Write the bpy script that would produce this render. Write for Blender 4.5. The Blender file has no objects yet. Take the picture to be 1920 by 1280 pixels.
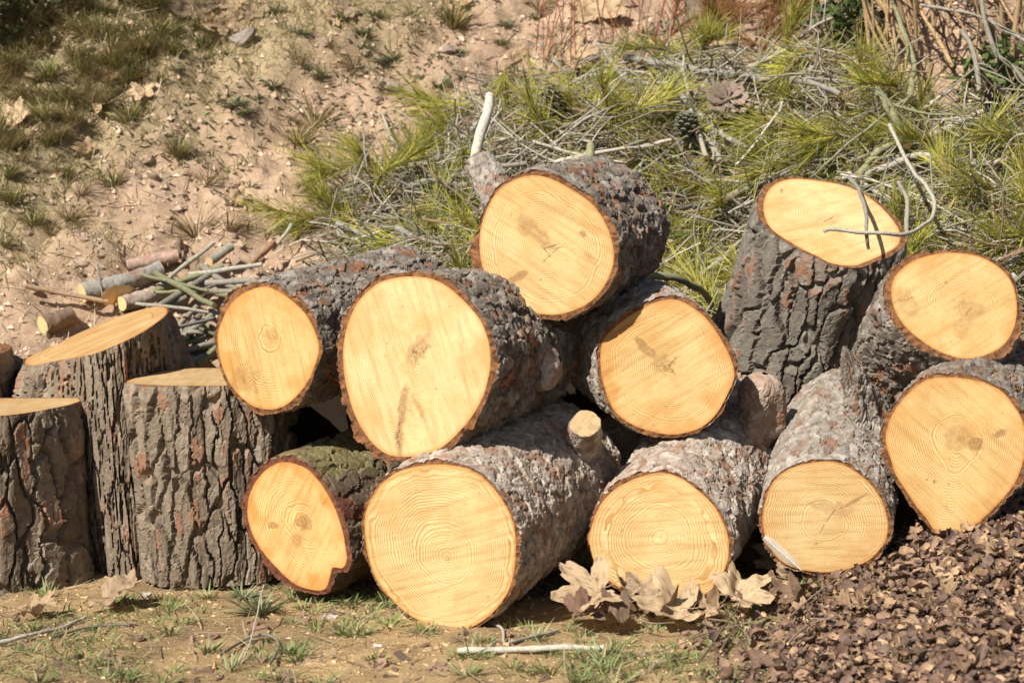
import bpy, math, random
import numpy as np
from mathutils import Vector
R_ = math.radians
random.seed(7); rng = np.random.default_rng(7)
SC = bpy.context.scene
COL = SC.collection

# ------------------------------------------------------------------ camera
CAMZ, PITCH, F = 0.9, 5.3, 3784.0            # metres, degrees down, focal length in photo pixels (1920 wide)
cam_d = bpy.data.cameras.new('camera'); cam = bpy.data.objects.new('camera', cam_d); COL.objects.link(cam)
cam.location = (0, 0, CAMZ); cam.rotation_euler = (R_(90 - PITCH), 0, 0)
cam_d.sensor_width = 36; cam_d.sensor_fit = 'HORIZONTAL'; cam_d.lens = 36 * F / 1920
cam_d.clip_start = 0.05; cam_d.clip_end = 500
cam_d.dof.use_dof = True; cam_d.dof.focus_distance = 4.3; cam_d.dof.aperture_fstop = 5.6
SC.camera = cam
# ------------------------------------------------------------------ sky and sun
SUN_AZ, SUN_EL = 38.0, 43.0                  # degrees left of the view direction behind the camera, height
S = Vector((-math.sin(R_(SUN_AZ)) * math.cos(R_(SUN_EL)), -math.cos(R_(SUN_AZ)) * math.cos(R_(SUN_EL)), math.sin(R_(SUN_EL))))
w = bpy.data.worlds.new('World'); SC.world = w; w.use_nodes = True
nt = w.node_tree; bg = nt.nodes['Background']
sky = nt.nodes.new('ShaderNodeTexSky'); sky.sky_type = 'NISHITA'; sky.sun_disc = False
sky.sun_elevation = R_(SUN_EL); sky.sun_rotation = math.atan2(S.x, S.y) % (2 * math.pi)
nt.links.new(sky.outputs[0], bg.inputs[0]); bg.inputs[1].default_value = 0.05
sun_d = bpy.data.lights.new('sun', 'SUN'); sun_d.energy = 5.0; sun_d.angle = R_(0.53); sun_d.color = (1.0, 0.955, 0.88)
sun = bpy.data.objects.new('sun', sun_d); COL.objects.link(sun)
sun.rotation_euler = S.to_track_quat('Z', 'Y').to_euler(); sun.location = (-3, -3, 5)
SC.view_settings.view_transform = 'Standard'; SC.view_settings.look = 'None'
SC.view_settings.exposure = 0.56; SC.view_settings.gamma = 1.0; SC.view_settings.use_curve_mapping = False

# ------------------------------------------------------------------ numeric helpers
cp, sp = math.cos(R_(PITCH)), math.sin(R_(PITCH))
def ray(px, py):
    a = (np.asarray(px, float) - 960) / F; b = (640 - np.asarray(py, float)) / F
    d = np.stack([a, cp + b * sp, -sp + b * cp], -1)
    return d / d[..., 1:2]                    # scaled so that Y = 1
CAM = np.array([0, 0, CAMZ])
def at(px, py, Y): return CAM + ray(px, py) * Y
def sstep(a, b, x):
    t = np.clip((np.asarray(x, float) - a) / (b - a), 0, 1); return t * t * (3 - 2 * t)
def _h(ix, iy, iz, s):
    with np.errstate(over='ignore'):
        h = (ix.astype(np.uint32) * np.uint32(374761393) + iy.astype(np.uint32) * np.uint32(668265263)
             + iz.astype(np.uint32) * np.uint32(2147483647) + np.uint32(s * 974711 % 4294967296))
        h = (h ^ (h >> np.uint32(13))) * np.uint32(1274126177)
        h = (h ^ (h >> np.uint32(16))) * np.uint32(2246822519)
        return ((h ^ (h >> np.uint32(15))) & np.uint32(0xFFFFFF)).astype(float) / 16777216.0
def vnoise(p, seed=0):                        # smooth value noise in -1..1, p (N,3)
    p = np.asarray(p, float); i = np.floor(p).astype(np.int64); f = p - i; f = f * f * f * (f * (f * 6 - 15) + 10)
    r = 0
    for a in (0, 1):
        wa = f[:, 0] if a else 1 - f[:, 0]
        for b in (0, 1):
            wb = f[:, 1] if b else 1 - f[:, 1]
            for c in (0, 1):
                wc = f[:, 2] if c else 1 - f[:, 2]
                r = r + wa * wb * wc * _h(i[:, 0] + a, i[:, 1] + b, i[:, 2] + c, seed)
    return r * 2 - 1
def fbm(p, o=4, seed=0):
    p = np.asarray(p, float); r = 0; a = 1.0; t = 0
    for k in range(o):
        r = r + a * vnoise(p * 2 ** k + 17.3 * k, seed + k); t += a; a *= 0.5
    return r / t
def voro(s, v, circ, a, b, seed):             # cells on an unrolled cylinder, periodic in s
    nc = max(3, int(round(circ / a))); x = s / circ * nc; y = v / b
    gi = np.floor(x).astype(np.int64); gj = np.floor(y).astype(np.int64)
    f1 = np.full(x.shape, 9.0); f2 = np.full(x.shape, 9.0); r1 = np.zeros(x.shape); r2 = np.zeros(x.shape)
    ox = np.zeros(x.shape); oy = np.zeros(x.shape)
    for di in (-2, -1, 0, 1, 2):
        for dj in (-2, -1, 0, 1, 2):
            ci = (gi + di) % nc; cj = gj + dj; z = np.zeros_like(ci)
            jx = _h(ci, cj, z, seed) * 0.9 + 0.05; jy = _h(ci, cj, z + 1, seed) * 0.9 + 0.05
            dx = gi + di + jx - x; dy = cj + jy - y
            d = np.hypot(dx, dy); near = d < f1
            f2 = np.where(near, f1, np.minimum(f2, d))
            r1 = np.where(near, _h(ci, cj, z + 2, seed), r1); r2 = np.where(near, _h(ci, cj, z + 3, seed), r2)
            ox = np.where(near, dx, ox); oy = np.where(near, dy, oy); f1 = np.where(near, d, f1)
    return f1, f2, r1, r2, ox, oy
def smooth_loop(pts, n):                      # closed Catmull-Rom through traced points
    P = np.array(pts, float); m = len(P); out = []
    t = np.linspace(0, m, n * 4, endpoint=False); i = t.astype(int); f = (t - i)[:, None]
    p0, p1, p2, p3 = P[(i - 1) % m], P[i % m], P[(i + 1) % m], P[(i + 2) % m]
    return 0.5 * (2 * p1 + (p2 - p0) * f + (2 * p0 - 5 * p1 + 4 * p2 - p3) * f ** 2 + (3 * p1 - p0 - 3 * p2 + p3) * f ** 3)
def curve(pts, n):
    P = np.array(pts, float)
    if len(P) == 2: return P[0] + (P[1] - P[0]) * np.linspace(0, 1, n)[:, None]
    Q = np.vstack([2 * P[0] - P[1], P, 2 * P[-1] - P[-2]]); m = len(P) - 1
    t = np.linspace(0, m, n); i = np.minimum(t.astype(int), m - 1); f = (t - i)[:, None]
    p0, p1, p2, p3 = Q[i], Q[i + 1], Q[i + 2], Q[i + 3]
    return 0.5 * (2 * p1 + (p2 - p0) * f + (2 * p0 - 5 * p1 + 4 * p2 - p3) * f ** 2 + (3 * p1 - p0 - 3 * p2 + p3) * f ** 3)
def unit(v): v = np.asarray(v, float); return v / np.maximum(np.linalg.norm(v, axis=-1, keepdims=True), 1e-9)

# ------------------------------------------------------------------ mesh helpers
class MB:
    """collects faces; mesh() turns them into one mesh"""
    def __init__(self): self.v = []; self.f = {}; self.m = {}; self.c = []; self.n = 0
    def add(self, v, f, m=0, col=None):
        v = np.asarray(v, float); self.v.append(v)
        if isinstance(f, np.ndarray): gs = {f.shape[1]: f}
        else:
            gs = {}
            for q in f: gs.setdefault(len(q), []).append(q)
        for k, q in gs.items():
            q = np.asarray(q, np.int32) + self.n; self.f.setdefault(k, []).append(q); self.m.setdefault(k, []).append(np.full(len(q), m, np.int32))
        if col is not None: self.c.append(np.broadcast_to(np.asarray(col, float), (len(v), 3)))
        self.n += len(v)
    def mesh(self, name, mats, smooth=True):
        me = bpy.data.meshes.new(name); V = np.vstack(self.v).astype(np.float32); L = []; st = []; mi = []; o = 0
        for k in self.f:
            q = np.vstack(self.f[k]); L.append(q.ravel()); st.append(o + np.arange(len(q), dtype=np.int32) * k); o += q.size; mi.append(np.concatenate(self.m[k]))
        L = np.concatenate(L); st = np.concatenate(st); mi = np.concatenate(mi)
        me.vertices.add(len(V)); me.vertices.foreach_set('co', V.ravel()); me.loops.add(len(L)); me.loops.foreach_set('vertex_index', L)
        me.polygons.add(len(st)); me.polygons.foreach_set('loop_start', st.astype(np.int32))
        for k in mats: me.materials.append(k)
        me.polygons.foreach_set('material_index', mi); me.update(calc_edges=True); me.polygons.foreach_set('use_smooth', np.full(len(st), smooth))
        if self.c:
            C = np.vstack(self.c); C = np.hstack([C, np.ones((len(C), 1))]).astype(np.float32)
            at_ = me.color_attributes.new('tint', 'FLOAT_COLOR', 'POINT'); at_.data.foreach_set('color', C.ravel())
        me.update(); return me
def fast_mesh(name, V, Q, mats, mi=None, smooth=True, attrs=None, cols=None):
    """big quad meshes straight from arrays"""
    me = bpy.data.meshes.new(name); V = np.asarray(V, np.float32); Q = np.asarray(Q, np.int32); k = Q.shape[1]
    me.vertices.add(len(V)); me.vertices.foreach_set('co', V.ravel())
    me.loops.add(Q.size); me.loops.foreach_set('vertex_index', Q.ravel())
    me.polygons.add(len(Q)); me.polygons.foreach_set('loop_start', np.arange(0, Q.size, k, dtype=np.int32))
    for m in mats: me.materials.append(m)
    if mi is not None: me.polygons.foreach_set('material_index', np.asarray(mi, np.int32))
    me.update(calc_edges=True)
    me.polygons.foreach_set('use_smooth', np.full(len(Q), smooth))
    for n_, a in (attrs or {}).items():
        t = me.attributes.new(n_, 'FLOAT', 'POINT'); t.data.foreach_set('value', np.asarray(a, np.float32))
    for n_, c in (cols or {}).items():
        c = np.hstack([c, np.ones((len(c), 1))]) if c.shape[1] == 3 else c
        t = me.color_attributes.new(n_, 'FLOAT_COLOR', 'POINT'); t.data.foreach_set('color', c.astype(np.float32).ravel())
    me.update(); return me
def link(name, me, parent=None, loc=(0, 0, 0), rot=None, scale=None):
    o = bpy.data.objects.new(name, me); COL.objects.link(o); o.location = [float(k) for k in loc]
    if rot is not None: o.rotation_euler = [float(k) for k in rot]
    if scale is not None: o.scale = [float(k) for k in (scale if hasattr(scale, '__len__') else (scale,) * 3)]
    if parent is not None: o.parent = parent
    return o
def tag(o, label=None, cat=None, group=None, kind=None):
    if label: o['label'] = label
    if cat: o['category'] = cat
    if group: o['group'] = group
    if kind: o['kind'] = kind
    return o
def frames(P):
    T = unit(np.gradient(P, axis=0)); up = np.array([0, 0, 1.0])
    if abs(T[0] @ up) > 0.9: up = np.array([1.0, 0, 0])
    A = np.zeros_like(P); a = unit(np.cross(T[0], up))
    for i in range(len(P)):
        a = unit(a - T[i] * (a @ T[i])); A[i] = a
    return T, A, np.cross(T, A)
def tube(mb, pts, r0, r1, n=10, sides=7, m=0, capm=None, jit=0.0, col=None, seed=0):
    P = curve(pts, n)
    if jit: P = P + min(.9 * max(r0, r1), .004) * np.stack([vnoise(P * 16 + 5 * q, seed % 97 + q) for q in range(3)], 1) * np.minimum(np.arange(n), 3)[:, None] / 3
    T, A, B = frames(P); th = np.linspace(0, 2 * np.pi, sides, endpoint=False)
    rad = np.linspace(r0, r1, n)[:, None] * np.ones((1, sides))
    V = P[:, None, :] + rad[..., None] * (np.cos(th)[None, :, None] * A[:, None] + np.sin(th)[None, :, None] * B[:, None])
    if jit:
        V = V + (jit * rad * fbm(V.reshape(-1, 3) * 60, 2, seed).reshape(n, sides))[..., None] * unit(V - P[:, None])
        V = V + 0
    f = [(i * sides + j, i * sides + (j + 1) % sides, (i + 1) * sides + (j + 1) % sides, (i + 1) * sides + j) for i in range(n - 1) for j in range(sides)]
    mb.add(V.reshape(-1, 3), f, m, col)
    cm = m if capm is None else capm
    mb.add(V[0], [tuple(range(sides))[::-1]], cm, col); mb.add(V[-1], [tuple(range(sides))], cm, col)
    return P

# ------------------------------------------------------------------ materials
def new_mat(name, rough=0.85):
    m = bpy.data.materials.new(name); m.use_nodes = True; b = m.node_tree.nodes['Principled BSDF']
    b.inputs['Roughness'].default_value = rough; b.inputs['Specular IOR Level'].default_value = 0.25
    return m, m.node_tree, b
def nd(t, k, **kw):
    n = t.nodes.new(k)
    for a, b in kw.items(): setattr(n, a, b)
    return n
def noise(t, scale, detail=4, rough=0.6, vec=None):
    n = nd(t, 'ShaderNodeTexNoise'); n.inputs['Scale'].default_value = scale; n.inputs['Detail'].default_value = detail
    n.inputs['Roughness'].default_value = rough
    if vec is not None: t.links.new(vec, n.inputs['Vector'])
    return n.outputs['Fac']
def ramp(t, fac, stops):
    r = nd(t, 'ShaderNodeValToRGB'); t.links.new(fac, r.inputs[0]); e = r.color_ramp.elements
    while len(e) < len(stops): e.new(0.5)
    for k, (p, c) in zip(e, stops): k.position = p; k.color = (*c, 1) if len(c) == 3 else c
    return r.outputs[0]
def mix(t, fac, a, b, mode='MIX'):
    m = nd(t, 'ShaderNodeMix', data_type='RGBA', blend_type=mode)
    for s, x in ((0, fac), (6, a), (7, b)):
        if hasattr(x, 'links'): t.links.new(x, m.inputs[s])
        elif s == 0: m.inputs[0].default_value = x
        else: m.inputs[s].default_value = (*x, 1)
    return m.outputs[2]
def math_(t, op, a, b=None):
    m = nd(t, 'ShaderNodeMath', operation=op)
    for s, x in ((0, a), (1, b)):
        if x is None: continue
        if hasattr(x, 'links'): t.links.new(x, m.inputs[s])
        else: m.inputs[s].default_value = x
    return m.outputs[0]
def bump(t, b, h, strength=0.4, dist=0.004):
    n = nd(t, 'ShaderNodeBump'); n.inputs['Strength'].default_value = strength; n.inputs['Distance'].default_value = dist
    t.links.new(h, n.inputs['Height']); t.links.new(n.outputs[0], b.inputs['Normal'])
def attr(t, name, out='Color'):
    a = nd(t, 'ShaderNodeAttribute'); a.attribute_name = name; return a.outputs[out]
def objvec(t): return nd(t, 'ShaderNodeTexCoord').outputs['Object']

def tint_mat(name, detail=60, var=0.35, rough=0.85, base=None, bstr=0.4, bdist=0.003, trans=0.0, rnd=0.0):
    """colour from the mesh's own tint (or one base colour), broken up by noise"""
    m, t, b = new_mat(name, rough)
    c = attr(t, 'tint') if base is None else None
    n = noise(t, detail, 5, 0.65, objvec(t))
    f = ramp(t, n, [(0.25, (1 - var,) * 3), (0.75, (1 + var,) * 3)])
    col = mix(t, 1.0, c if c is not None else base, f, 'MULTIPLY')
    if rnd:
        oi = nd(t, 'ShaderNodeObjectInfo')
        col = mix(t, 1.0, col, ramp(t, oi.outputs['Random'], [(0, (1 - rnd, 1 - rnd, 1 - rnd * 0.8)), (0.5, (1, 1 - rnd * .25, 1 - rnd * .5)), (1, (1 + rnd, 1 + rnd * 0.9, 1 + rnd * 0.7))]), 'MULTIPLY')
    t.links.new(col, b.inputs['Base Color'])
    if bstr: bump(t, b, n, bstr, bdist)
    if trans:
        tr = nd(t, 'ShaderNodeBsdfTranslucent'); t.links.new(col, tr.inputs[0]); ms = nd(t, 'ShaderNodeMixShader')
        ms.inputs[0].default_value = trans; t.links.new(b.outputs[0], ms.inputs[1]); t.links.new(tr.outputs[0], ms.inputs[2])
        t.links.new(ms.outputs[0], t.nodes['Material Output'].inputs[0])
    return m

def wood_mat():
    m, t, b = new_mat('sawn_wood', 0.75)
    ov = objvec(t); ph = attr(t, 'ring', 'Fac')
    fr = math_(t, 'FRACT', ph)
    late = ramp(t, fr, [(0.0, (0.0,) * 3), (0.40, (0.12,) * 3), (0.78, (0.95,) * 3), (0.92, (1, 1, 1)), (1.0, (0, 0, 0))])
    vis = ramp(t, noise(t, 9, 3, 0.5, ov), [(0.3, (0.3,) * 3), (0.68, (1, 1, 1))])
    late = mix(t, 1.0, late, vis, 'MULTIPLY')
    big = noise(t, 5, 4, 0.6, ov)
    early = ramp(t, big, [(0.3, (0.64, 0.455, 0.20)), (0.7, (0.72, 0.565, 0.30))])
    dark = ramp(t, big, [(0.3, (0.33, 0.165, 0.045)), (0.7, (0.44, 0.24, 0.07))])
    c = mix(t, late, early, dark)
    st = nd(t, 'ShaderNodeSeparateColor'); t.links.new(attr(t, 'stain'), st.inputs[0])
    spk = noise(t, 420, 3, 0.7, ov)
    c = mix(t, math_(t, 'MULTIPLY', st.outputs[2], 0.75), c, (0.50, 0.215, 0.045))
    c = mix(t, 1.0, c, ramp(t, spk, [(0.28, (0.72, 0.66, 0.55)), (0.45, (1, 1, 1)), (0.8, (1.06, 1.06, 1.06))]), 'MULTIPLY')
    # chain saw scratches running straight across the end
    mp = nd(t, 'ShaderNodeMapping'); t.links.new(ov, mp.inputs[0]); oi0 = nd(t, 'ShaderNodeObjectInfo'); cx_ = nd(t, 'ShaderNodeCombineXYZ'); t.links.new(math_(t, 'MULTIPLY', oi0.outputs['Random'], 3.1), cx_.inputs[1]); t.links.new(cx_.outputs[0], mp.inputs['Rotation'])
    mp2 = nd(t, 'ShaderNodeMapping'); t.links.new(mp.outputs[0], mp2.inputs[0]); mp2.inputs['Scale'].default_value = (9, 9, 110)
    sc = noise(t, 1.0, 3, 0.6, mp2.outputs[0])
    c = mix(t, 1.0, c, ramp(t, sc, [(0.3, (0.80, 0.75, 0.66)), (0.5, (1, 1, 1)), (0.7, (1.08, 1.08, 1.1))]), 'MULTIPLY')
    pt = ramp(t, noise(t, 14, 5, 0.7, ov), [(0.46, (0, 0, 0)), (0.70, (0.6, 0.6, 0.6))]); c = mix(t, pt, c, (0.50, 0.265, 0.075)); dots = ramp(t, noise(t, 95, 2, 0.5, ov), [(0.70, (0, 0, 0)), (0.76, (0.6, 0.6, 0.6))]); c = mix(t, dots, c, (0.30, 0.17, 0.07))
    c = mix(t, st.outputs[0], c, (0.27, 0.15, 0.06)); c = mix(t, st.outputs[1], c, (0.09, 0.045, 0.02))
    oi = nd(t, 'ShaderNodeObjectInfo'); c = mix(t, 1.0, c, oi.outputs['Color'], 'MULTIPLY')
    t.links.new(c, b.inputs['Base Color'])
    h = math_(t, 'ADD', math_(t, 'MULTIPLY', sc, 0.9), math_(t, 'MULTIPLY', spk, 0.5)); h = math_(t, 'ADD', h, math_(t, 'MULTIPLY', late, -0.25))
    bump(t, b, h, 0.35, 0.0015)
    return m
def bark_mat(name, pal, red, lichen=None, fine=90):
    """pal: three plate colours; red: freshly flaked inner bark"""
    m, t, b = new_mat(name, 0.9); ov = objvec(t)
    s = nd(t, 'ShaderNodeSeparateColor'); t.links.new(attr(t, 'plate'), s.inputs[0])
    c = ramp(t, s.outputs[0], [(0.0, pal[0]), (0.5, pal[1]), (1.0, pal[2])])
    n = noise(t, fine, 6, 0.7, ov); n2 = noise(t, 22, 5, 0.6, ov)
    c = mix(t, 1.0, c, ramp(t, n, [(0.25, (0.55, 0.53, 0.5)), (0.5, (1, 1, 1)), (0.8, (1.4, 1.38, 1.35))]), 'MULTIPLY')
    rm = math_(t, 'MULTIPLY', s.outputs[1], ramp(t, n2, [(0.35, (0, 0, 0)), (0.55, (1, 1, 1))]))
    c = mix(t, rm, c, ramp(t, n, [(0.3, tuple(k * 0.6 for k in red)), (0.7, tuple(k * 1.25 for k in red))]))
    if lichen: c = mix(t, ramp(t, noise(t, 30, 6, 0.75, ov), [(0.6, (0, 0, 0)), (0.68, (1, 1, 1))]), c, lichen)
    c = mix(t, s.outputs[2], c, ramp(t, n, [(0.3, (0.10, 0.10, 0.028)), (0.7, (0.27, 0.235, 0.085))]))      # moss
    t.links.new(c, b.inputs['Base Color'])
    bump(t, b, math_(t, 'ADD', n, n2), 0.7, 0.004)
    return m
M = {}
M['wood'] = wood_mat()
M['bark_plated'] = bark_mat('bark_plated', [(.135, .10, .07), (.215, .168, .12), (.32, .262, .195)], (.30, .135, .075), (.27, .26, .215))
M['bark_dark'] = bark_mat('bark_dark', [(.095, .075, .057), (.175, .145, .115), (.32, .28, .24)], (.26, .12, .06), (.25, .245, .22))
M['bark_flaky'] = bark_mat('bark_flaky', [(.20, .14, .098), (.34, .275, .22), (.52, .455, .385)], (.31, .165, .10), (.48, .43, .37))
M['bark_ash'] = bark_mat('bark_ash', [(.16, .13, .10), (.27, .232, .19), (.42, .375, .32)], (.25, .13, .085), (.38, .37, .34))
M['bark_brown'] = bark_mat('bark_brown', [(.085, .055, .035), (.13, .09, .06), (.19, .14, .095)], (.16, .045, .025))
M['bark_slate'] = bark_mat('bark_slate', [(.095, .08, .062), (.16, .138, .11), (.27, .242, .205)], (.24, .105, .055), (.25, .24, .21))
M['inner'] = tint_mat('inner_bark', 75, 0.8, 0.9, base=(.20, .09, .038), bstr=1.0, bdist=0.008)
M['inner_dark'] = tint_mat('inner_bark_dark', 80, 0.6, 0.9, base=(.15, .055, .028), bstr=0.9, bdist=0.008)
M['twig'] = tint_mat('twig_bark', 120, 0.4, 0.85, bstr=0.5, rnd=0.22)
M['fresh'] = tint_mat('fresh_wood', 90, 0.2, 0.8, base=(.72, .5, .24))
M['needle'] = tint_mat('pine_needle', 8, 0.25, 0.55, bstr=0, trans=0.18, rnd=0.18)
M['leaf'] = tint_mat('dry_leaf', 45, 0.25, 0.75, bstr=0.35, bdist=0.003, trans=0.15, rnd=0.25)
M['grass'] = tint_mat('grass_blade', 10, 0.25, 0.65, bstr=0, trans=0.2)
M['chip'] = tint_mat('chip', 130, 0.35, 0.85, bstr=0.6)
M['pod'] = tint_mat('pod', 110, 0.35, 0.7, bstr=0.4, rnd=0.3)
M['stone'] = tint_mat('stone', 45, 0.3, 0.9, bstr=0.7, bdist=0.006)
M['cone'] = tint_mat('cone_scale', 90, 0.35, 0.8, bstr=0.5)
def ground_mat():
    m, t, b = new_mat('earth', 0.95); ov = objvec(t)
    n1 = noise(t, 7, 6, 0.65, ov); n2 = noise(t, 60, 6, 0.75, ov); n3 = noise(t, 300, 4, 0.7, ov)
    c = mix(t, 1.0, attr(t, 'tint'), ramp(t, n1, [(0.3, (0.72, 0.70, 0.68)), (0.7, (1.2, 1.2, 1.2))]), 'MULTIPLY')
    c = mix(t, 1.0, c, ramp(t, n2, [(0.25, (0.68, 0.65, 0.62)), (0.5, (1, 1, 1)), (0.75, (1.25, 1.25, 1.25))]), 'MULTIPLY')
    c = mix(t, 1.0, c, ramp(t, n3, [(0.3, (0.75, 0.74, 0.72)), (0.7, (1.2, 1.2, 1.2))]), 'MULTIPLY')
    t.links.new(c, b.inputs['Base Color'])
    bump(t, b, math_(t, 'ADD', n2, math_(t, 'MULTIPLY', n3, 0.5)), 0.75, 0.014)
    return m
M['ground'] = ground_mat()

# ------------------------------------------------------------------ ground
def gbase(x, y):
    x = np.asarray(x, float); y = np.asarray(y, float)
    st = 4.52 + 0.12 * np.sin(x * 1.7 + 1) - 0.10 * sstep(0, 1.2, x)
    u = y - st; k = 0.78
    z = np.where(u > 0, k * (u - 0.12 * (1 - np.exp(-np.maximum(u, 0) / 0.12))), 0)     # bank about 38 degrees
    far = np.maximum(y - 8.5, 0); z = z - k * far + k * 6 * (1 - np.exp(-far / 6))      # eases off into a hilltop
    z = z + 0.05 * sstep(3.95, 4.5, y) * sstep(-0.4, 0.3, x)
    z = z + 0.195 * sstep(0.33, 1.2, x) * (1 - 0.45 * sstep(3.75, 3.2, y)) * sstep(1.5, 3.0, y)   # litter heap on the right
    return z
def g(x, y):
    x = np.asarray(x, float); y = np.asarray(y, float); sh = np.broadcast(x, y).shape
    X = np.broadcast_to(x, sh).ravel(); Y = np.broadcast_to(y, sh).ravel(); z = gbase(X, Y)
    s = sstep(4.55, 5.0, Y); p = np.stack([X, Y, 0 * X], 1)
    p2 = np.stack([X * 0.8 + Y * 0.5, Y * 0.8 - X * 0.5, 0 * X], 1)
    z = z + s * (0.06 * fbm(p * 2.3, 2, 3) + 0.13 * (np.abs(fbm(p2 * np.array([1.8, 4.2, 1]), 3, 9)) - 0.25) + 0.055 * fbm(p * 10, 3, 5) + 0.030 * np.abs(fbm(p * 24, 3, 8)))
    z = z + (1 - s) * (0.008 * fbm(p * 6, 2, 4)) + 0.005 * fbm(p * 32, 2, 6)
    return z.reshape(sh) if sh else float(z[0])
def gf(x, y):                                 # the ground looked up from its own mesh grid
    x = np.asarray(x, float); y = np.asarray(y, float); u = np.clip((x + 2.4) / GS, 0, LUT.shape[1] - 2.001); v = np.clip((y - 2.9) / GS, 0, LUT.shape[0] - 2.001)
    i = u.astype(int); j = v.astype(int); a = u - i; b = v - j
    return (LUT[j, i] * (1 - a) + LUT[j, i + 1] * a) * (1 - b) + (LUT[j + 1, i] * (1 - a) + LUT[j + 1, i + 1] * a) * b
def hit(px, py, fn=None, y0=3.0, y1=9.0):
    fn = fn or gf
    d = ray(px, py); Y = np.linspace(y0, y1, 700); P = CAM + d * Y[:, None]
    k = np.nonzero(P[:, 2] <= fn(P[:, 0], P[:, 1]))[0]
    i = k[0] if len(k) else len(Y) - 1
    if i == 0: return P[0]
    a, b = P[i - 1], P[i]; da = a[2] - fn(a[0:1], a[1:2])[0]; db = b[2] - fn(b[0:1], b[1:2])[0]
    return a + (b - a) * (da / max(da - db, 1e-9))
def gnormal(x, y, e=0.03):
    return unit(np.array([-(gf(x + e, y) - gf(x - e, y)) / (2 * e), -(gf(x, y + e) - gf(x, y - e)) / (2 * e), 1.0]))
GS = 0.012; LUT = g(*np.meshgrid(np.arange(-2.4, 2.5, GS), np.arange(2.9, 9.2, GS)))
def axis(lo, a, b, hi, d, far):
    return np.unique(np.concatenate([lo - np.geomspace(d, far, 26)[::-1], np.arange(lo, hi + d / 2, d), hi + np.geomspace(d, far, 26)]))
gx = axis(-2.0, 0, 0, 2.0, 0.0115, 90); gy = axis(3.0, 0, 0, 7.4, 0.0115, 90)
GX, GY = np.meshgrid(gx, gy); nx, ny = len(gx), len(gy)
GZ = g(GX, GY).ravel(); V = np.stack([GX.ravel(), GY.ravel(), GZ], 1)
idx = np.arange(nx * ny).reshape(ny, nx)
Q = np.stack([idx[:-1, :-1], idx[:-1, 1:], idx[1:, 1:], idx[1:, :-1]], -1).reshape(-1, 4)
P3 = np.stack([V[:, 0], V[:, 1], 0 * V[:, 0]], 1)
def grassy(x, y):                             # how overgrown the bank is: upper left mostly
    p = np.stack([np.asarray(x, float), np.asarray(y, float), 0 * np.asarray(x, float)], 1)
    up = sstep(0.0, 0.75, (p[:, 1] - 5.25) * 0.95 + (-p[:, 0] - 1.0) * 1.0 + 0.30 * fbm(p * 3, 3, 21))
    mid = 0.30 * sstep(0.1, 0.45, fbm(p * 3.2, 3, 22)) * sstep(4.9, 5.3, p[:, 1])
    return np.clip(np.maximum(up, mid), 0, 1)
soil = np.array([.49, .345, .235]); saw = np.array([.46, .32, .16]); litter = np.array([.075, .048, .034]); turf = np.array([.34, .28, .15])
f_s = sstep(4.35, 4.7, V[:, 1])[:, None]
n_a = fbm(P3 * 5, 3, 31)[:, None]
C = saw * (1 + 0.22 * n_a) * (1 - f_s) + soil * (1 + 0.18 * n_a) * f_s
dk = sstep(0.05, 0.5, fbm(P3 * 4, 3, 33))[:, None] * (1 - f_s)
C = C * (1 - 0.5 * dk) + np.array([.20, .135, .08]) * 0.5 * dk
gm = grassy(V[:, 0], V[:, 1])[:, None] * f_s
gm = sstep(.3, .9, gm); C = C * (1 - 0.7 * gm) + turf * 0.7 * gm
def litter_mask(x, y):
    p = np.stack([np.asarray(x, float), np.asarray(y, float), 0 * np.asarray(x, float)], 1)
    return sstep(0.30, 0.66, p[:, 0] - 0.32 * (p[:, 1] - 3.6) + 0.10 * fbm(p * 6, 3, 41)) * sstep(4.2, 3.98, p[:, 1])
lm = litter_mask(V[:, 0], V[:, 1])[:, None]
C = C * (1 - 0.85 * lm) + litter * 0.85 * lm
tag(link('ground', fast_mesh('ground', V, Q, [M['ground']], cols={'tint': C})), kind='structure')

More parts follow.
